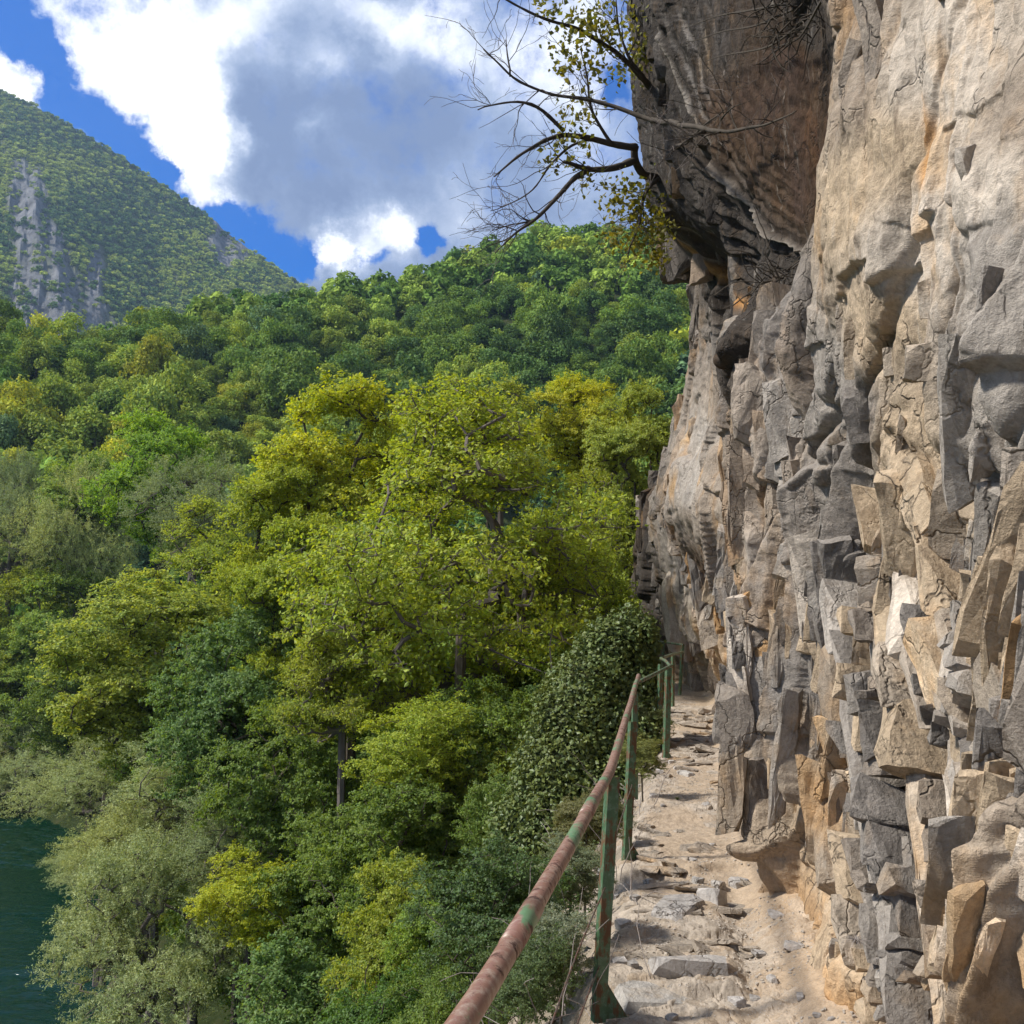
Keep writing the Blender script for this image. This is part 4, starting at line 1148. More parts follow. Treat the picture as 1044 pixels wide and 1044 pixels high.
def make_crown(seed, rad=4.0, h=8.0, base=2.5, nl=22, lsz=0.38, nodes=700, per=60, leaf=0.11, asp=0.6, spread=0.32, base_r=0.22, sides=6, minr=0.006, willow=False, sparse=1.0, topless=0):
    r = np.random.RandomState(seed)
    P, d, C = lobe_cloud(r, nodes, rad, h, nl, lsz)
    P[:, 2] += base; C[:, 2] += base
    A, par, rd = skeleton(r, P, base + h * 0.45, base_r, base * 0.6)
    e = np.arange(len(A))[par >= 0]
    p0, p1 = A[par[e]], A[e]
    r1 = rd[e]; r0 = np.minimum(rd[par[e]], r1 * 1.6)
    k = r1 > minr
    tv, tq = tube_arrays(p0[k], p1[k], r0[k], r1[k] * 0.9, sides)
    n = int(nodes * per * sparse)
    kk = r.randint(0, nodes, n)
    ctr = np.array([0, 0, base + h * 0.45])
    if willow:
        out_ = P[kk] - ctr; out_ /= np.linalg.norm(out_, axis=1)[:, None] + 1e-6
        # sprays that run outwards and droop
        sid = r.rand(nodes)[kk] * 0
        spray = r.normal(0, 1, (nodes * 4, 3)); sk = kk * 4 + r.randint(0, 4, n)
        dirn = out_ * 0.9 + spray[sk] * 0.45 + np.array([0, 0, 0.35]); dirn /= np.linalg.norm(dirn, axis=1)[:, None]
        t = r.rand(n)[:, None] * spread * 3.2
        L = P[kk] + dirn * t - np.array([0, 0, 1.0]) * t ** 2 * 0.28 + r.normal(0, 0.045, (n, 3))
        ln = dirn * 0.2 + out_ * 0.5
    else:
        # flattened twig fans around each node
        fan = r.normal(0, 1, (nodes * 3, 3)); fan[:, 2] *= 0.45; fan /= np.linalg.norm(fan, axis=1)[:, None]
        sk = kk * 3 + r.randint(0, 3, n)
        L = P[kk] + fan[sk] * (r.rand(n)[:, None] ** 0.8) * spread * 1.9 + r.normal(0, spread * 0.26, (n, 3)) * np.array([1, 1, 0.6])
        ln = L - ctr; ln /= np.linalg.norm(ln, axis=1)[:, None] + 1e-6
        if leaf < 0.2:
            # the twigs themselves
            fk = np.arange(nodes * 3); fp = P[fk // 3]
            a, b_ = tube_arrays(fp, fp + fan * spread * 1.7, np.full(nodes * 3, 0.006), np.full(nodes * 3, 0.003), 3)
            tv, tq = merge([(tv, tq), (a, b_)])
    lv, lq = leaf_quads(r, L, ln, leaf, asp)
    return (tv, tq), (lv, lq), dict(rad=rad, top=base + h, h=h, base=base)
TREES = {}
def proto(key, leafmat='leaf', bark='bark', **kw):
    t, l, info = make_crown(**kw)
    tm = quads(key + '_trunk', *t); tm.materials.append(M[bark])
    lm = quads(key + '_crown', *l); lm.materials.append(M[leafmat])
    TREES[key] = (tm, lm, info)
proto('broad0', seed=1, rad=4.2, h=13, base=1.2, nl=40, lsz=0.33, nodes=1150, per=62, leaf=0.15)
proto('broad1', seed=2, rad=4.4, h=11.5, base=1.0, nl=32, lsz=0.36, nodes=1100, per=62, leaf=0.155)
proto('broad2', seed=3, rad=3.6, h=13.0, base=1.0, nl=42, lsz=0.34, nodes=1150, per=62, leaf=0.14)
proto('open0', seed=4, rad=4.6, h=12, base=2.0, nl=36, lsz=0.30, nodes=1300, per=38, leaf=0.13, base_r=0.27, spread=0.36, bark='bark_grey')
proto('open1', seed=5, rad=4.0, h=12.0, base=1.6, nl=34, lsz=0.31, nodes=1100, per=34, leaf=0.15, base_r=0.24, spread=0.34, bark='bark_grey')
proto('willow0', leafmat='leaf_willow', bark='bark_grey', seed=6, rad=4.0, h=6.0, base=0.8, nl=20, lsz=0.42, nodes=760, per=120, leaf=0.115, asp=0.24, spread=0.27, willow=True)
proto('willow1', leafmat='leaf_willow', bark='bark_grey', seed=7, rad=4.0, h=7.0, base=1.5, nl=17, lsz=0.42, nodes=700, per=110, leaf=0.125, asp=0.24, spread=0.3, willow=True)
proto('small0', seed=8, rad=2.2, h=5.5, base=0.2, nl=24, lsz=0.42, nodes=560, per=75, leaf=0.085, spread=0.22, base_r=0.09)
proto('small1', seed=9, rad=2.4, h=5.0, base=0.2, nl=22, lsz=0.45, nodes=560, per=75, leaf=0.085, spread=0.22, base_r=0.09)
proto('mid0', seed=10, rad=4.2, h=10.0, base=0.8, nl=24, lsz=0.38, nodes=420, per=55, leaf=0.24, spread=0.42, minr=0.03)
proto('mid1', seed=11, rad=4.4, h=9.0, base=0.6, nl=20, lsz=0.42, nodes=420, per=55, leaf=0.24, spread=0.42, minr=0.03)
proto('midw', leafmat='leaf_willow', seed=12, rad=4.0, h=8.0, base=1.5, nl=18, lsz=0.40, nodes=400, per=75, leaf=0.22, asp=0.35, spread=0.36, willow=True, minr=0.03)
G_NEAR = 'broadleaf trees crowding the slope between the path and the lake'
trnd = random.Random(4)
def tree(key, px, pytop, width, dist, color, label, sq=1.0, name='tree', cat='tree', group=None, rz=None):
    tm, lm, info = TREES[key]
    top = U(px, pytop, dist)
    s = width / F * dist / 2 / info['rad'] * 0.93
    zs = s * sq
    root = empty(name, (top[0], dist, top[2] - info['top'] * zs * 0.985), trnd.uniform(0, 6.28) if rz is None else rz, (s, s, zs))
    tag(root, label, cat, group)
    t = link('trunk', tm, None, root); c = link('crown', lm, None, root)
    c.color = (*color, 1); t.color = (*color, 1)
    return root
YG = (0.37, 0.47, 0.05); YY = (0.47, 0.54, 0.035); BG = (0.28, 0.46, 0.05); MG = (0.28, 0.41, 0.07); DG = (0.19, 0.29, 0.05)
BLG = (0.18, 0.30, 0.09); GW = (0.40, 0.47, 0.22); GWD = (0.30, 0.37, 0.17); OL = (0.34, 0.42, 0.055); LG = (0.38, 0.47, 0.09); OR = (0.50, 0.55, 0.05)
near_trees = [
 # key, px, top py, width px, distance, colour, label, squash
 ('open0', 468, 372, 400, 22, YG, 'tall open yellow-green tree in the middle with dark limbs showing through', 0.98),
 ('broad0', 365, 360, 230, 33, YY, 'bright yellow-green tree rising highest left of the middle of the slope', 1.05),
 ('broad2', 290, 430, 150, 31, YG, 'yellow-green tree just left of the tallest yellow tree', 1.1),
 ('open1', 510, 378, 130, 36, LG, 'thin pale green crown behind the top of the middle tree', 1),
 ('broad1', 590, 366, 130, 38, OR, 'yellow topped tree behind the middle tree on the side of the cliff', 1),
 ('broad0', 645, 372, 120, 32, LG, 'light yellow-green tree touching the edge of the cliff', 1.3),
 ('open1', 625, 430, 150, 34, OL, 'olive tree with bare grey twigs against the cliff', 1.2),
 ('broad2', 560, 470, 170, 25, YG, 'yellow-green tree right of the middle tree', 1.2),
 ('open1', 590, 520, 160, 30, YG, 'leafy yellow-green tree just behind the top of the ivy mound', 1.1),
 ('broad1', 170, 402, 150, 62, BG, 'vivid green rounded tree on the left below the wooded hill', 1.1),
 ('broad0', 90, 445, 120, 92, MG, 'mid green tree left of the vivid green one', 1.1),
 ('willow1', 200, 470, 160, 50, GWD, 'grey-green twiggy willow below the vivid green tree', 1),
 ('willow1', 85, 478, 130, 90, (0.44, 0.50, 0.18), 'pale yellowish willow at the left with a feathery top', 1.5),
 ('willow0', 15, 480, 120, 92, GWD, 'grey willow cut by the left edge of the photo', 1.7),
 ('broad0', 75, 555, 150, 88, MG, 'olive green tree below the pale willow at the left', 1.2),
 ('broad1', 15, 560, 130, 88, OL, 'brown-green tree at the left edge above the dark trunks', 1.2),
 ('broad2', 160, 540, 210, 37, LG, 'broad yellow-green tree left of the middle with layered sprays', 0.8),
 ('open1', 210, 500, 150, 42, YG, 'yellow-green tree behind the layered one', 1),
 ('broad1', 255, 585, 200, 29, BLG, 'dense blue-green tree left of the middle', 1.1),
 ('broad0', 315, 500, 150, 28, YG, 'yellow-green tree under the tallest yellow crown', 1.2),
 ('open1', 350, 600, 150, 21, OL, 'thin olive tree with many bare twigs below the middle tree', 1),
 ('broad2', 480, 640, 190, 18.5, DG, 'dark green shaded tree under the middle tree', 1.1),
 ('broad1', 100, 610, 150, 72, DG, 'dark green tree above the shore willows', 1),
 ('broad0', 40, 625, 120, 86, MG, 'green tree in shade beside dark trunks at the left', 1),
 ('broad0', 190, 655, 170, 36, MG, 'mid green tree above the upper shore willow', 1),
 ('broad1', 300, 690, 190, 24, DG, 'deep green tree below the blue-green one', 1.1),
 ('small1', 420, 690, 170, 18, YG, 'low yellow-green tree with layered branches below the middle', 0.8),
 ('broad2', 500, 700, 150, 18, OL, 'olive green tree left of the ivy mound', 1.1),
 ('broad1', 420, 770, 200, 17, DG, 'very dark green tree in the hollow below the middle', 1),
 ('willow0', 30, 738, 170, 83, GW, 'pale grey-green willow leaning over the far shore at the left', 0.75),
 ('willow1', 205, 748, 200, 30, GW, 'pale willow spreading above the shore', 0.8),
 ('willow0', 110, 745, 170, 40, GW, 'pale silvery willow between the leaning one and the one above the shore', 0.9),
 ('willow0', 160, 800, 190, 31, (0.42, 0.47, 0.18), 'yellowish grey willow in the middle of the shore', 0.95),
 ('willow0', 112, 850, 130, 37, GW, 'low willow trailing its branches over the water', 0.7),
 ('willow1', 255, 800, 170, 25, GWD, 'grey-green willow behind the large shore willow', 0.9),
 ('willow0', 165, 878, 235, 25, GW, 'large rounded pale willow at the bottom left beside the water', 1.1),
 ('small0', 258, 858, 120, 20, YY, 'small bright yellow tree above the dark green one at the bottom', 0.9),
 ('broad1', 350, 800, 180, 20, DG, 'dark tree in the shade right of the yellow sapling', 1),
 ('broad2', 300, 905, 220, 16.5, BLG, 'dark blue-green tree at the bottom left of the middle', 1),
 ('broad0', 410, 848, 170, 14.5, OL, 'olive yellow tree at the bottom in front of the dark hollow', 1.2),
 ('small0', 462, 880, 130, 11.5, MG, 'green leafy tree low beside the handrail', 1.2),
 ('small1', 520, 760, 110, 14, DG, 'dark green bush left of the ivy mound', 1.3),
 ('small1', 440, 950, 150, 10.5, DG, 'dark green bush behind the near end of the handrail', 1.1),
 ('small0', 390, 975, 170, 11, (0.11, 0.22, 0.04), 'green bush at the bottom edge of the photo left of the handrail', 1.1),
]
for a in near_trees:
    tree(a[0], a[1], a[2], a[3], a[4], a[5], a[6], a[7], name={'w': 'willow'}.get(a[0][0], 'tree') if not a[0].startswith('small') else 'young_tree')
# undergrowth filling the slope between them
r2_ = np.random.RandomState(21)
cnt = 0
while cnt < 230:
    px = r2_.uniform(-60, 690); y = 9 * (75 / 9) ** r2_.rand()
    x = (px - 522) / F * y
    if x < float(shore(y)) + (4.2 if 20 < y < 84 else 2) or x > float(pl(min(y, 21))) - 1.6: continue
    if y < 15 and x > -2.2 - 0.1 * y: continue
    z = float(terrain(x, y))
    key = ['mid0', 'mid1', 'broad0', 'broad1', 'midw', 'mid0'][r2_.randint(6)] if y > 30 else ['broad1', 'broad2', 'open1', 'small0'][r2_.randint(4)]
    tm, lm, info = TREES[key]
    s = r2_.uniform(0.45, 0.8) * (1.3 if key.startswith('small') else 1) * float(np.interp(y, [9, 16, 30, 60], [.35, .55, .95, 1.2]))
    root = empty('undergrowth_tree', (x, y, z - 0.6 * s), r2_.uniform(0, 6.28), (s, s, s))
    tag(root, 'shaded green undergrowth tree filling the gaps low on the slope', 'tree', 'undergrowth trees low on the slope')
    c = [DG, MG, BLG, DG, OL][r2_.randint(5)]
    t = link('trunk', tm, None, root); cr = link('crown', lm, None, root); cr.color = (*c, 1)
    cnt += 1

# ------------------------------------------------------------------ the wooded hill and the forest on the mountain
FAR = []
for i, (nl, lsz, h) in enumerate(((16, .42, 6.5), (13, .46, 6), (18, .38, 7.5), (14, .44, 7))):
    r = np.random.RandomState(60 + i)
    n = 3800
    P, d, C = lobe_cloud(r, n, 3.7, h, nl, lsz, shell=0.72, ctr_bias=0.85)
    P += r.normal(0, 0.24, P.shape)
    lv, lq = leaf_quads(r, P, d, 0.42, 0.7, 0.2, 0.8)
    tv, tq = tube_arrays([[0, 0, -4]], [[0, 0, h * .55]], [.22], [.1], 5)
    V, Q = merge([(lv, lq), (tv, tq)])
    me = quads('hill_tree_%d' % i, V, Q); me.materials.append(M['leaf_far']); me.materials.append(M['bark'])
    mi = np.zeros(len(Q), np.int32); mi[len(lq):] = 1; me.polygons.foreach_set('material_index', mi)
    FAR.append((me, lv, lq, h))
r3_ = np.random.RandomState(33)
cand = []
for _ in range(60000):
    px = r3_.uniform(-110, 760); rad = r3_.uniform(80, 300)
    th0 = math.atan((px - 522) / F); x, y = rad * math.sin(th0), rad * math.cos(th0)
    cand.append((x, y))
cand = np.array(cand); cz = terrain(cand[:, 0], cand[:, 1])
rcv = np.sqrt((cand ** 2).sum(1))
# thin out so that crowns touch but do not merge
cell = {}
keep = []
for i, (x, y) in enumerate(cand):
    if cz[i] < -12.5: continue
    dmin = 3.5 + 0.0035 * rcv[i]
    kx, ky = int(x // 6), int(y // 6); ok = True
    for a in (-1, 0, 1):
        for b_ in (-1, 0, 1):
            for j in cell.get((kx + a, ky + b_), ()):
                if (cand[j, 0] - x) ** 2 + (cand[j, 1] - y) ** 2 < dmin * dmin: ok = False; break
            if not ok: break
        if not ok: break
    if ok: keep.append(i); cell.setdefault((kx, ky), []).append(i)
keep = np.array(keep)
pxk = 522 + F * cand[keep, 0] / cand[keep, 1]
# in view of the photograph: on the hillside that rises behind the near trees
zk = cz[keep]; pyk = 640 - F * (zk + 6) / cand[keep, 1]
vis = (pxk > -20) & (pxk < 700) & (pyk < 470) & (pyk > 200)
crest_ok = rcv[keep] < np.interp(pxk, [-400, 0, 300, 500, 700], [222, 222, 242, 277, 287])
vi = keep[vis & crest_ok]
vi = vi[np.argsort(rcv[vi])][:300]
vset = set(vi.tolist())
HC = [((0.11, 0.20, 0.05), 'dark green rounded tree on the wooded hill across the inlet', 'dark green hill trees', .34),
      ((0.18, 0.29, 0.055), 'mid green rounded tree on the wooded hill across the inlet', 'mid green hill trees', .38),
      ((0.30, 0.40, 0.07), 'light yellowish green tree on the wooded hill across the inlet', 'light green hill trees', .2),
      ((0.13, 0.22, 0.10), 'bluish green tree on the wooded hill across the inlet', 'bluish hill trees', .06),
      ((0.42, 0.46, 0.05), 'yellow autumn tree on the wooded hill across the inlet', 'yellow hill trees', .02)]
def patchy(x, y):
    return float(fbm2(np.array([x * 0.025]), np.array([y * 0.02]), 808, 3)[0])
SVs, SQs, so = [], [], 0
def far_class(x, y, r):
    k = r.rand() + 0.9 * patchy(x, y)
    # leaf tone class drawn at random, leaning one way in noise patches
    return 0 if k < .22 else 1 if k < .58 else 2 if k < .9 else 3 if k < .97 else (4 if r.rand() < .35 else 2)
masses = {0: [], 1: [], 2: [], 3: [], 4: []}
for i in keep:
    x, y = cand[i]; z = cz[i]
    if cz[i] < -12.5: continue
    s = (0.62 + 0.75 * r3_.rand() ** 1.5 + (0.25 if r3_.rand() < .12 else 0)) * (1.05 if rcv[i] > 140 else 0.9)
    c = far_class(x, y, r3_)
    if int(i) in vset:
        me, lv, lq, h = FAR[r3_.randint(4)]
        o = link('hill_tree', me)
        o.location = (x, y, z - 1.2 * s); o.rotation_euler = (r3_.normal(0, .1), r3_.normal(0, .1), r3_.uniform(0, 6.28)); o.scale = (s * r3_.uniform(.8, 1.25), s, s * r3_.uniform(.8, 1.35))
        kk = r3_.uniform(.8, 1.2)
        o.color = (*(np.array(HC[c][0]) * kk), 1)
        tag(o, HC[c][1], 'tree', HC[c][2])
    elif rcv[i] > 100:
        masses[c].append((x, y, z, s))
# the rest of the wood as masses, split only by the tone of their leaves
LOW = []
for i in range(4):
    r = np.random.RandomState(80 + i)
    P, d, C = lobe_cloud(r, 520, 3.6, 6.5, 11, .46, shell=0.9)
    LOW.append(leaf_quads(r, P, d, 1.0, 0.75, 0.2, 0.6))
vals, VV, QQ, off = [], [], [], 0
for c, lst in masses.items():
    for (x, y, z, s) in lst:
        lv, lq = LOW[r3_.randint(4)]
        a = r3_.uniform(0, 6.28); ca_, sa_2 = math.cos(a), math.sin(a)
        v = lv * s; v = np.stack([v[:, 0] * ca_ - v[:, 1] * sa_2, v[:, 0] * sa_2 + v[:, 1] * ca_, v[:, 2]], -1) + (x, y, z - 1.0)
        VV.append(v); QQ.append(lq + off); off += len(v); vals.append(np.tile(np.array(HC[c][0]) * r3_.uniform(.8, 1.2), (len(v), 1)))
# a second leaf material that reads its colour from the mass itself
def leaf_attr(name):
    m, N, out = material(name)
    att = N.n('ShaderNodeAttribute', attribute_name='tone').outputs['Color']
    rnd = N.n('ShaderNodeNewGeometry').outputs['Random Per Island']
    c = N.mix(1.0, att, N.maprange(rnd, 0, 1, 0.65, 1.4), 'MULTIPLY')
    d = N.n('ShaderNodeBsdfDiffuse'); N.l(c, d.inputs[0]); t = N.n('ShaderNodeBsdfTranslucent'); N.l(c, t.inputs[0])
    mx = N.n('ShaderNodeMixShader'); mx.inputs[0].default_value = 0.22; N.l(d.outputs[0], mx.inputs[1]); N.l(t.outputs[0], mx.inputs[2])
    N.l(mx.outputs[0], out.inputs['Surface'])
    return m
M['leaf_mass'] = leaf_attr('forest leaves')
if VV:
    me = quads('forest', np.concatenate(VV), np.concatenate(QQ), False, np.concatenate(vals)); me.materials.append(M['leaf_mass'])
    tag(link('forest', me), 'dense green wood covering the upper part of the hill', 'forest', kind='stuff')
# mountain trees
TNY = []
for i in range(4):
    r = np.random.RandomState(90 + i)
    P, d, C = lobe_cloud(r, 66, 3.4, 6.0, 6, .55, shell=0.95)
    TNY.append(leaf_quads(r, P, d, 2.1, 0.8, 0.2, 0.5))
VV, QQ, vals, off = [], [], [], 0
for _ in range(30000):
    i = r3_.randint(int(nA * .35), nA - 60); j = r3_.randint(30, int(nR / 1.25))
    if rkm[i, j] > 0.35 and r3_.rand() < 0.86: continue
    if not (-60 < pxm[i, 0] < 420): continue
    p = np.array([mx_[i, j], my_[i, j], mz[i, j]]) + r3_.normal(0, 1.2, 3) * (1, 1, 0)
    lv, lq = TNY[r3_.randint(4)]; s = r3_.uniform(0.45, 0.95)
    v = lv * s + p + (0, 0, -1.5)
    k = r3_.rand() + 1.1 * float(fbm2(np.array([p[0] * .012]), np.array([p[2] * .02]), 811, 3)[0])
    c = np.array((0.40, 0.46, 0.09) if k > .55 else (0.28, 0.36, 0.08) if k > .25 else (0.12, 0.20, 0.06)) * r3_.uniform(.8, 1.2)
    VV.append(v); QQ.append(lq + off); off += len(v); vals.append(np.tile(c, (len(v), 1)))
me = quads('mountain_forest', np.concatenate(VV), np.concatenate(QQ), False, np.concatenate(vals)); me.materials.append(M['leaf_mass'])
tag(link('mountain_forest', me), 'thin forest covering the far mountain below its ridge', 'forest', kind='stuff')
print('hill', len(vi), 'mass', sum(len(v) for v in masses.values()), 'mountain quads', off // 4)
# ------------------------------------------------------------------ ivy mound below the path
r = np.random.RandomState(44)
lob = [(645,652,26,13.8),(622,672,34,13.6),(600,705,40,13.4),(640,705,34,13.6),(590,740,44,13.2),(628,762,44,13.2),(575,795,50,13.0),(612,825,48,12.9),(556,860,52,12.7),(592,895,50,12.5),(552,935,50,12.3),(600,960,46,12.1),(655,690,20,13.9)]
Pc, dd = [], []
Vc, Qc = [], []
for px, py, rp, y in lob:
    c = U(px, py, y); ra = rp / F * y
    n = int(7200 * (ra / 0.6) ** 2)
    d = r.normal(0, 1, (n, 3)); d /= np.linalg.norm(d, axis=1)[:, None]
    bmp = 1 + 0.30 * vn3(d[:, 0] * 2.5 + px, d[:, 1] * 2.5, d[:, 2] * 2.5, 9) + 0.22 * vn3(d[:, 0] * 6 + px, d[:, 1] * 6, d[:, 2] * 6, 19) + 0.09 * r.normal(0, 1, n)
    Pc.append(c + d * ra * bmp[:, None] * np.array([1, 1, 1.15])); dd.append(d)
    bm = bmesh.new(); bmesh.ops.create_icosphere(bm, subdivisions=3, radius=1)
    v = np.array([v.co[:] for v in bm.verts]); f = np.array([[w_.index for w_ in f.verts] for f in bm.faces]); bm.free()
    Vc.append(c + v * ra * 0.80 * np.array([1, 1, 1.15])); Qc.append(f)
P = np.concatenate(Pc); d = np.concatenate(dd)
# drop leaves buried in a neighbouring lobe
keepm = np.ones(len(P), bool)
for px, py, rp, y in lob:
    c = U(px, py, y); ra = rp / F * y
    keepm &= np.linalg.norm((P - c) / np.array([1, 1, 1.15]), axis=1) > ra * 0.78
P, d = P[keepm], d[keepm]
o0 = U(600, 800, 13.0)
iv = empty('ivy_mound', (o0[0], o0[1], o0[2] - 3)); tag(iv, 'tall dark green ivy covered mound beside the far stretch of railing', 'ivy')
loc = np.array(iv.location)
lv, lq = leaf_quads(r, P, d, 0.056, 0.8, 0.25, 1.0)
c = link('leaves', quads('ivy_leaves', lv - loc, lq), M['leaf_ivy'], iv); c.color = (0.125, 0.17, 0.05, 1)
V, Q = merge(list(zip(Vc, Qc)))
link('stems', quads('ivy_stems', V - loc, Q, True), M['soil'], iv)

# ------------------------------------------------------------------ the gnarled tree growing out of the cliff overhead
ct = empty('cliff_tree', U(680, 185, 12.0)); tag(ct, 'gnarled half bare tree growing out of the cliff over the valley', 'tree')
loc = np.array(ct.location)
br = [([(700,186,12.6),(672,183,11.9),(656,178,11.6),(647,164,11.3),(648,149,11.2)], .070, .042),
      ([(648,150,11.2),(624,148,11),(604,141,10.9),(575,137,10.7),(555,144,10.5),(526,161,10.3),(504,180,10.2)], .042, .008),
      ([(647,164,11.3),(618,172,11),(592,172,10.8),(575,165,10.6)], .05, .02),
      ([(600,172,10.9),(586,182,10.7),(569,200,10.5),(546,224,10.3),(526,236,10.2),(505,258,10.1)], .036, .007),
      ([(692,128,8.9),(720,133,8.5),(745,134,8.1),(775,128,7.6),(800,119,7.15),(812,113,7.0)], .026, .005),
      ([(735,122,8.2),(745,112,8.0),(756,106,7.8)], .009, .003),
      ([(720,135,8.5),(705,142,8.5),(692,150,8.6)], .010, .004),
      ([(692,128,8.9),(684,126,9.2),(672,124,9.6),(641,114,9.8),(598,99,9.9),(564,98,9.9),(520,78,9.8),(493,50,9.8)], .032, .008),
      ([(670,100,11.8),(655,78,11.2),(624,49,10.8),(584,27,10.5),(549,16,10.3),(518,0,10.2),(500,-12,10.1)], .042, .009),
      ([(575,134,10.7),(562,120,10.6),(550,107,10.5),(526,103,10.4),(487,112,10.3)], .024, .006),
      ([(520,78,9.8),(517,60,9.8),(516,40,9.8)], .012, .004),
      ([(690,150,10.5),(705,141,9.5),(722,122,9.0),(738,112,8.8)], .018, .006),
      ([(672,182,11.8),(660,190,11.5),(655,210,11.4),(650,235,11.3),(640,262,11.2)], .03, .008),
      ([(624,148,11),(610,128,10.9),(600,110,10.8),(600,80,10.7),(592,50,10.6)], .022, .006),
      ([(655,78,11.2),(640,60,11),(632,30,10.9),(628,0,10.8)], .025, .008),
      ([(546,224,10.3),(530,228,10.2),(512,232,10.2),(500,236,10.2)], .012, .004),
      ([(604,141,10.9),(580,150,10.8),(560,168,10.7),(548,190,10.6),(530,205,10.5),(500,215,10.4)], .018, .004)]
parts, tipsrc = [], []
for pl_, ra, rb in br:
    P = np.array([U(a, b, c_) for a, b, c_ in pl_])
    d = np.concatenate([[0], np.cumsum(np.linalg.norm(np.diff(P, axis=0), axis=1))])
    nn_ = max(6, int(d[-1] / 0.07)); t = np.linspace(0, d[-1], nn_)
    Q_ = np.stack([np.interp(t, d, P[:, i]) for i in range(3)], -1)
    for _ in range(3): Q_[1:-1] = 0.25 * Q_[:-2] + 0.5 * Q_[1:-1] + 0.25 * Q_[2:]
    Q_[1:-1] += 0.03 * np.stack([vn2(t * 3, t * 0 + i * 5 + pl_[0][0], 5) for i in range(3)], -1)[1:-1]
    rad_ = np.linspace(ra, rb, nn_) * (1 + 0.15 * r.normal(0, 1, nn_) * (np.arange(nn_) % 3 == 0))
    V, Q = chain_tube(Q_, rad_, 7); parts.append((V - loc, Q))
    tipsrc.append((Q_, rad_))
def twigs(src, n, ln, depth, start=0.25):
    """crooked side twigs"""
    out_ = []
    for _ in range(n):
        Q_, rad_ = src[r.randint(len(src))]
        k = r.randint(int(len(Q_) * start), len(Q_) - 1)
        tdir = Q_[min(k + 1, len(Q_) - 1)] - Q_[k]; tdir /= np.linalg.norm(tdir) + 1e-9
        dirn = tdir * 0.7 + r.normal(0, 0.55, 3) * np.array([1, .7, 1]) + np.array([-.15, 0, .05]); dirn /= np.linalg.norm(dirn)
        m_ = 7; L = ln * r.uniform(0.4, 1.2); p = Q_[k].copy(); pts_ = [p.copy()]
        for _i in range(m_):
            dirn = dirn + r.normal(0, 0.22, 3); dirn /= np.linalg.norm(dirn); p = p + dirn * L / m_; pts_.append(p.copy())
        r0 = min(rad_[k] * 0.5, 0.0075 if depth == 0 else 0.0055)
        out_.append((np.array(pts_), np.linspace(r0, 0.0018, m_ + 1)))
    return out_
g1 = twigs(tipsrc[1:], 110, 0.75, 0)
g2 = twigs(g1, 320, 0.34, 1, 0.1)
g3 = twigs(g2, 300, 0.16, 1, 0.1)
for P, rd in g1: parts.append((lambda a: (a[0] - loc, a[1]))(chain_tube(P, rd, 5, False)))
tw = []
for P, rd in g2 + g3: tw.append((lambda a: (a[0] - loc, a[1]))(chain_tube(P, np.maximum(rd, .0022), 3, False)))
V, Q = merge(parts); link('branches', quads('cliff_tree_branches', V, Q, True), M['bark'], ct)
V, Q = merge(tw); link('twigs', quads('cliff_tree_twigs', V, Q), M['bark_grey'], ct)
# leaves hang in loose bunches
L, Ld = [], []
bun = [(585,45,26,140,10.5),(600,20,24,140,10.5),(620,35,20,110,10.7),(610,70,18,60,10.6),(575,70,14,40,10.5),(590,110,20,70,10.7),(565,165,16,50,10.5),(585,150,18,50,10.7),(640,195,20,120,11.3),(655,215,22,180,11.5),(625,210,14,60,11.2),(650,245,22,170,11.4),(672,235,18,170,11.8),(668,265,14,100,11.7),(622,240,12,50,11.2),(640,70,22,90,11.3),(650,20,25,110,11.3),(560,8,16,60,10.3),(655,50,16,70,11.4),(575,130,16,40,10.6),(600,185,16,40,10.9)]
for px, py, rp, n, y in bun:
    c = U(px, py, y); s = rp / F * y
    L.append(c + np.clip(r.normal(0, 0.55, (n, 3)), -1.4, 1.4) * s * np.array([1, 1.2, 1])); 
L = np.concatenate(L)
lv, lq = leaf_quads(r, L, np.tile([[0, -.5, .3]], (len(L), 1)), 0.068, 0.75, 0.1, 1.1)
o = link('leaves', quads('cliff_tree_leaves', lv - loc, lq), M['leaf'], ct); o.color = (0.22, 0.22, 0.035, 1)

# dead vine stems hanging under the roof and matted roots in the corner
def root_mat(px0, px1, py0, py1, y, n, label, vines=()):
    dv = empty('hanging_roots', U((px0 + px1) / 2, py0, y)); tag(dv, label, 'roots')
    loc = np.array(dv.location); prt = []
    for i in range(n):
        p = U(r.uniform(px0, px1), r.uniform(py0, py1), y); p = p + r.normal(0, .05, 3)
        dirn = r.normal(0, 1, 3) + np.array([-.5, -.3, -.2]); dirn /= np.linalg.norm(dirn); pts_ = [p.copy()]
        for _ in range(6): dirn = dirn + r.normal(0, .35, 3) + (0, 0, -.08); dirn /= np.linalg.norm(dirn); p = p + dirn * r.uniform(.03, .09); pts_.append(p.copy())
        V, Q = chain_tube(np.array(pts_), np.linspace(.006, .0025, 7), 4, False); prt.append((V - loc, Q))
    for pl_ in vines:
        P = wob([U(*a) for a in pl_], 14, .05); V, Q = chain_tube(P, np.linspace(.010, .004, 14), 5); prt.append((V - loc, Q))
    V, Q = merge(prt); link('stems', quads('hanging_roots', V, Q), M['bark'], dv)
root_mat(780, 835, -10, 40, 6.6, 60, 'dark mat of dead roots and trailing stems in the top corner of the rock roof',
         ([(800,5,6.6),(760,12,7.4),(700,25,8.6)], [(812,10,6.6),(770,28,7.4),(700,40,8.8)], [(825,20,6.5),(790,48,7.0),(720,62,8.2)], [(842,0,5.6),(815,42,6.6),(785,52,7.2)]))
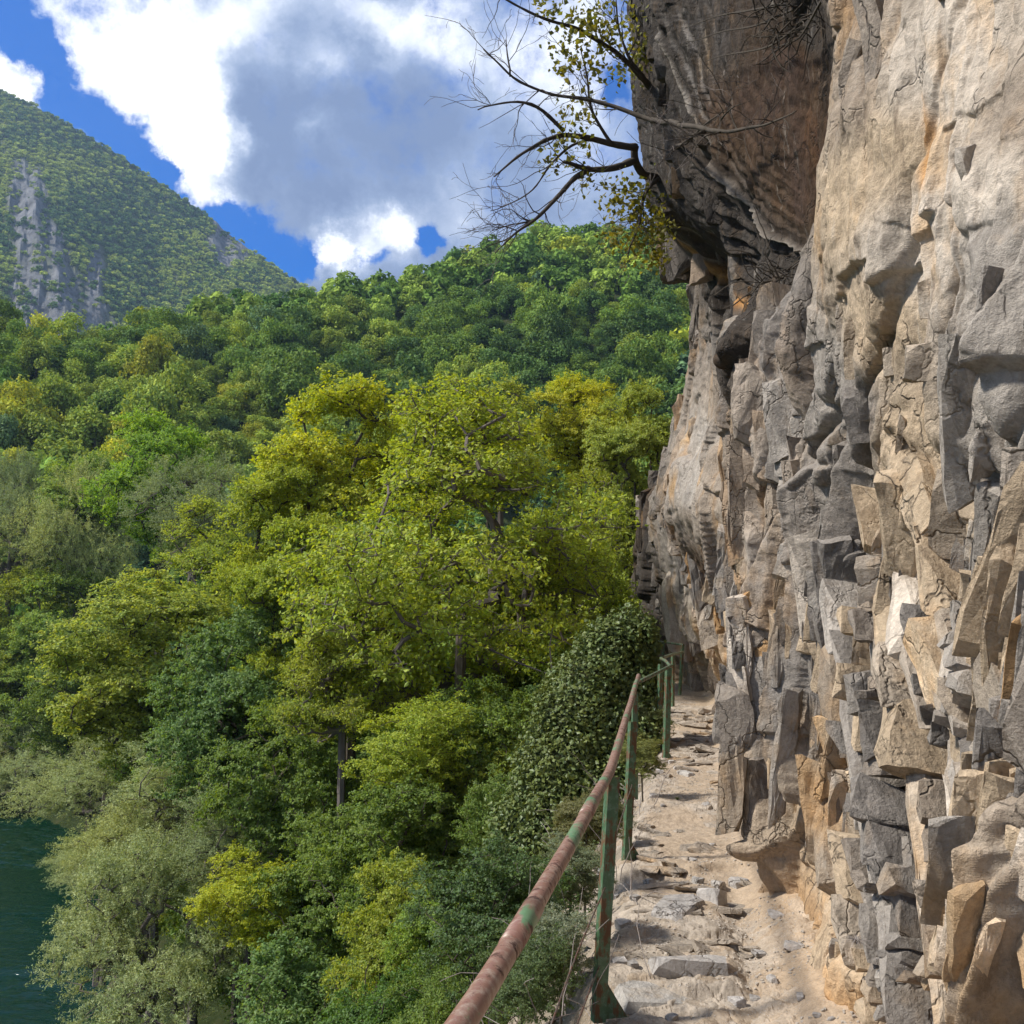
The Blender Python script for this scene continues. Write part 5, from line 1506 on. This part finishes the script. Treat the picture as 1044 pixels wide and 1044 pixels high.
root_mat(778, 808, 268, 305, 7.0, 45, 'small tangle of dry roots just below the pale rim of the rock roof')

# ------------------------------------------------------------------ small plants on the path edges
def tuft(name, p, n, h, w_, mat, label, col_=None, cat='plant', droop=0.5, lw=0.006):
    root = empty(name, p); tag(root, label, cat)
    Vb, Qb = [], []
    k = 0
    for _ in range(n):
        a = r.uniform(0, 6.28); out_ = np.array([math.cos(a), math.sin(a), 0]) * w_ * r.uniform(.2, 1); hh_ = h * r.uniform(.5, 1.1)
        side = np.array([-math.sin(a), math.cos(a), 0]) * lw * .5
        for i, t in enumerate((0, .4, .75, 1.0)):
            c = out_ * t ** 1.3 + np.array([0, 0, hh_ * (t - droop * t * t)])
            Vb += [c - side * (1 - t * .85), c + side * (1 - t * .85)]
        for i in range(3): Qb.append([k + 2 * i, k + 2 * i + 1, k + 2 * i + 3, k + 2 * i + 2])
        k += 8
    o = link('blades', quads(name, np.array(Vb), np.array(Qb)), M[mat], root)
    if col_: o.color = (*col_, 1)
    return root
def at_px(px, py, dz=0):
    x, y = gp(px, py); return (x, y, path_h(x, y) + dz)
tuft('grass_tuft', at_px(744, 741), 60, .20, .16, 'leaf_willow', 'yellow-green grass tuft growing at the foot of the cliff', (0.20, 0.22, 0.05))
tuft('grass_tuft', at_px(757, 748), 50, .15, .12, 'leaf_willow', 'short green tuft beside the taller grass at the foot of the cliff', (0.10, 0.16, 0.03))
tuft('grass_tuft', at_px(691, 818), 30, .06, .06, 'leaf_willow', 'tiny green tuft in the middle of the path', (0.12, 0.17, 0.04))
p = U(873, 962, 3.75)
tuft('dry_tuft', p, 60, .07, .09, 'twig', 'dry reddish tuft clinging to the lower cliff face', droop=.9, lw=.005)
p = U(872, 958, 3.7)
for i, (px, py, y, s, colr, lab) in enumerate([
    (583, 905, 5.6, .09, (0.24, 0.30, 0.20), 'grey-green herb growing on the verge behind the nearest post'),
    (572, 962, 4.4, .075, (0.30, 0.36, 0.28), 'pale silvery herb at the bottom edge left of the nearest post'),
    (596, 855, 6.6, .10, (0.22, 0.24, 0.12), 'dry olive shrub on the verge between the two nearest posts'),
    (530, 1005, 4.2, .10, (0.13, 0.20, 0.08), 'small green shrub under the handrail at the bottom of the photo'),
    (655, 780, 9.6, .10, (0.26, 0.30, 0.10), 'yellowish grass clump below the middle posts'),
    (625, 835, 7.6, .08, (0.18, 0.21, 0.09), 'low olive plant at the foot of the second post'),
    (500, 985, 5.2, .2, (0.11, 0.19, 0.06), 'dark green shrub on the steep bank left of the handrail'),
    (655, 745, 13.2, .15, (0.18, 0.22, 0.08), 'scrubby plant on the bank between the posts and the ivy mound')]):
    pw = U(px, py, y); tm, lm, info = TREES['small%d' % (i % 2)]
    root = empty('verge_plant', (pw[0], pw[1], pw[2] - 2.2 * s), i * 1.3, (s, s, s)); tag(root, lab, 'plant')
    link('stem', tm, None, root); c = link('leaves', lm, None, root); c.color = (*colr, 1)
# dry stems leaning over the bank
for px, py, y, n, lab in ((590, 960, 4.8, 26, 'tangle of dry pale stems beside the nearest post'), (612, 880, 6.3, 26, 'dry stems on the bank between the first and second posts'), (640, 800, 9.3, 24, 'dry brown stems below the middle posts'), (560, 1020, 4.0, 18, 'dry stems at the bottom edge of the photo under the handrail')):
    root = empty('dry_plant', U(px, py + 30, y)); tag(root, lab, 'dry plant'); loc = np.array(root.location); prt = []
    for _ in range(n):
        p = loc + r.normal(0, .12, 3) * (1.2, 1.5, .6); dirn = np.array([-.4, -.1, .7]) + r.normal(0, .5, 3); dirn /= np.linalg.norm(dirn); pts_ = [p.copy()]
        for _i in range(7): dirn = dirn + r.normal(0, .16, 3) + (0, 0, -.10); dirn /= np.linalg.norm(dirn); p = p + dirn * r.uniform(.03, .08) * (y / 5) ** .5; pts_.append(p.copy())
        V, Q = chain_tube(np.array(pts_), np.linspace(.003, .0012, 8) * (y / 5) ** .6, 4, False); prt.append((V - loc, Q))
    V, Q = merge(prt); link('stems', quads('dry_plant', V, Q), M['twig'], root)

# ------------------------------------------------------------------ haze
bm = bmesh.new()
x0, x1, y0, y1, z0, z1 = -1400, 1300, -70, 1260, -80, 640
vs = [bm.verts.new((x, y, z)) for z in (z0, z1) for y in (y0, y1) for x in (x0, x1)]
for f in ((0, 2, 3, 1), (4, 5, 7, 6), (0, 1, 5, 4), (2, 6, 7, 3), (0, 4, 6, 2), (1, 3, 7, 5)): bm.faces.new([vs[i] for i in f])
me = bpy.data.meshes.new('haze'); bm.to_mesh(me); bm.free()
m = bpy.data.materials.new('haze'); m.use_nodes = True; m.node_tree.nodes.clear(); N = NT(m.node_tree)
out = N.n('ShaderNodeOutputMaterial'); pv = N.n('ShaderNodeVolumePrincipled')
pv.inputs['Color'].default_value = (0.5, 0.72, 1.0, 1); pv.inputs['Density'].default_value = 0.00019; pv.inputs['Anisotropy'].default_value = 0.3
N.l(pv.outputs[0], out.inputs['Volume'])
tag(link('haze', me, m), 'thin blue haze in the far valley air', 'haze', kind='stuff')
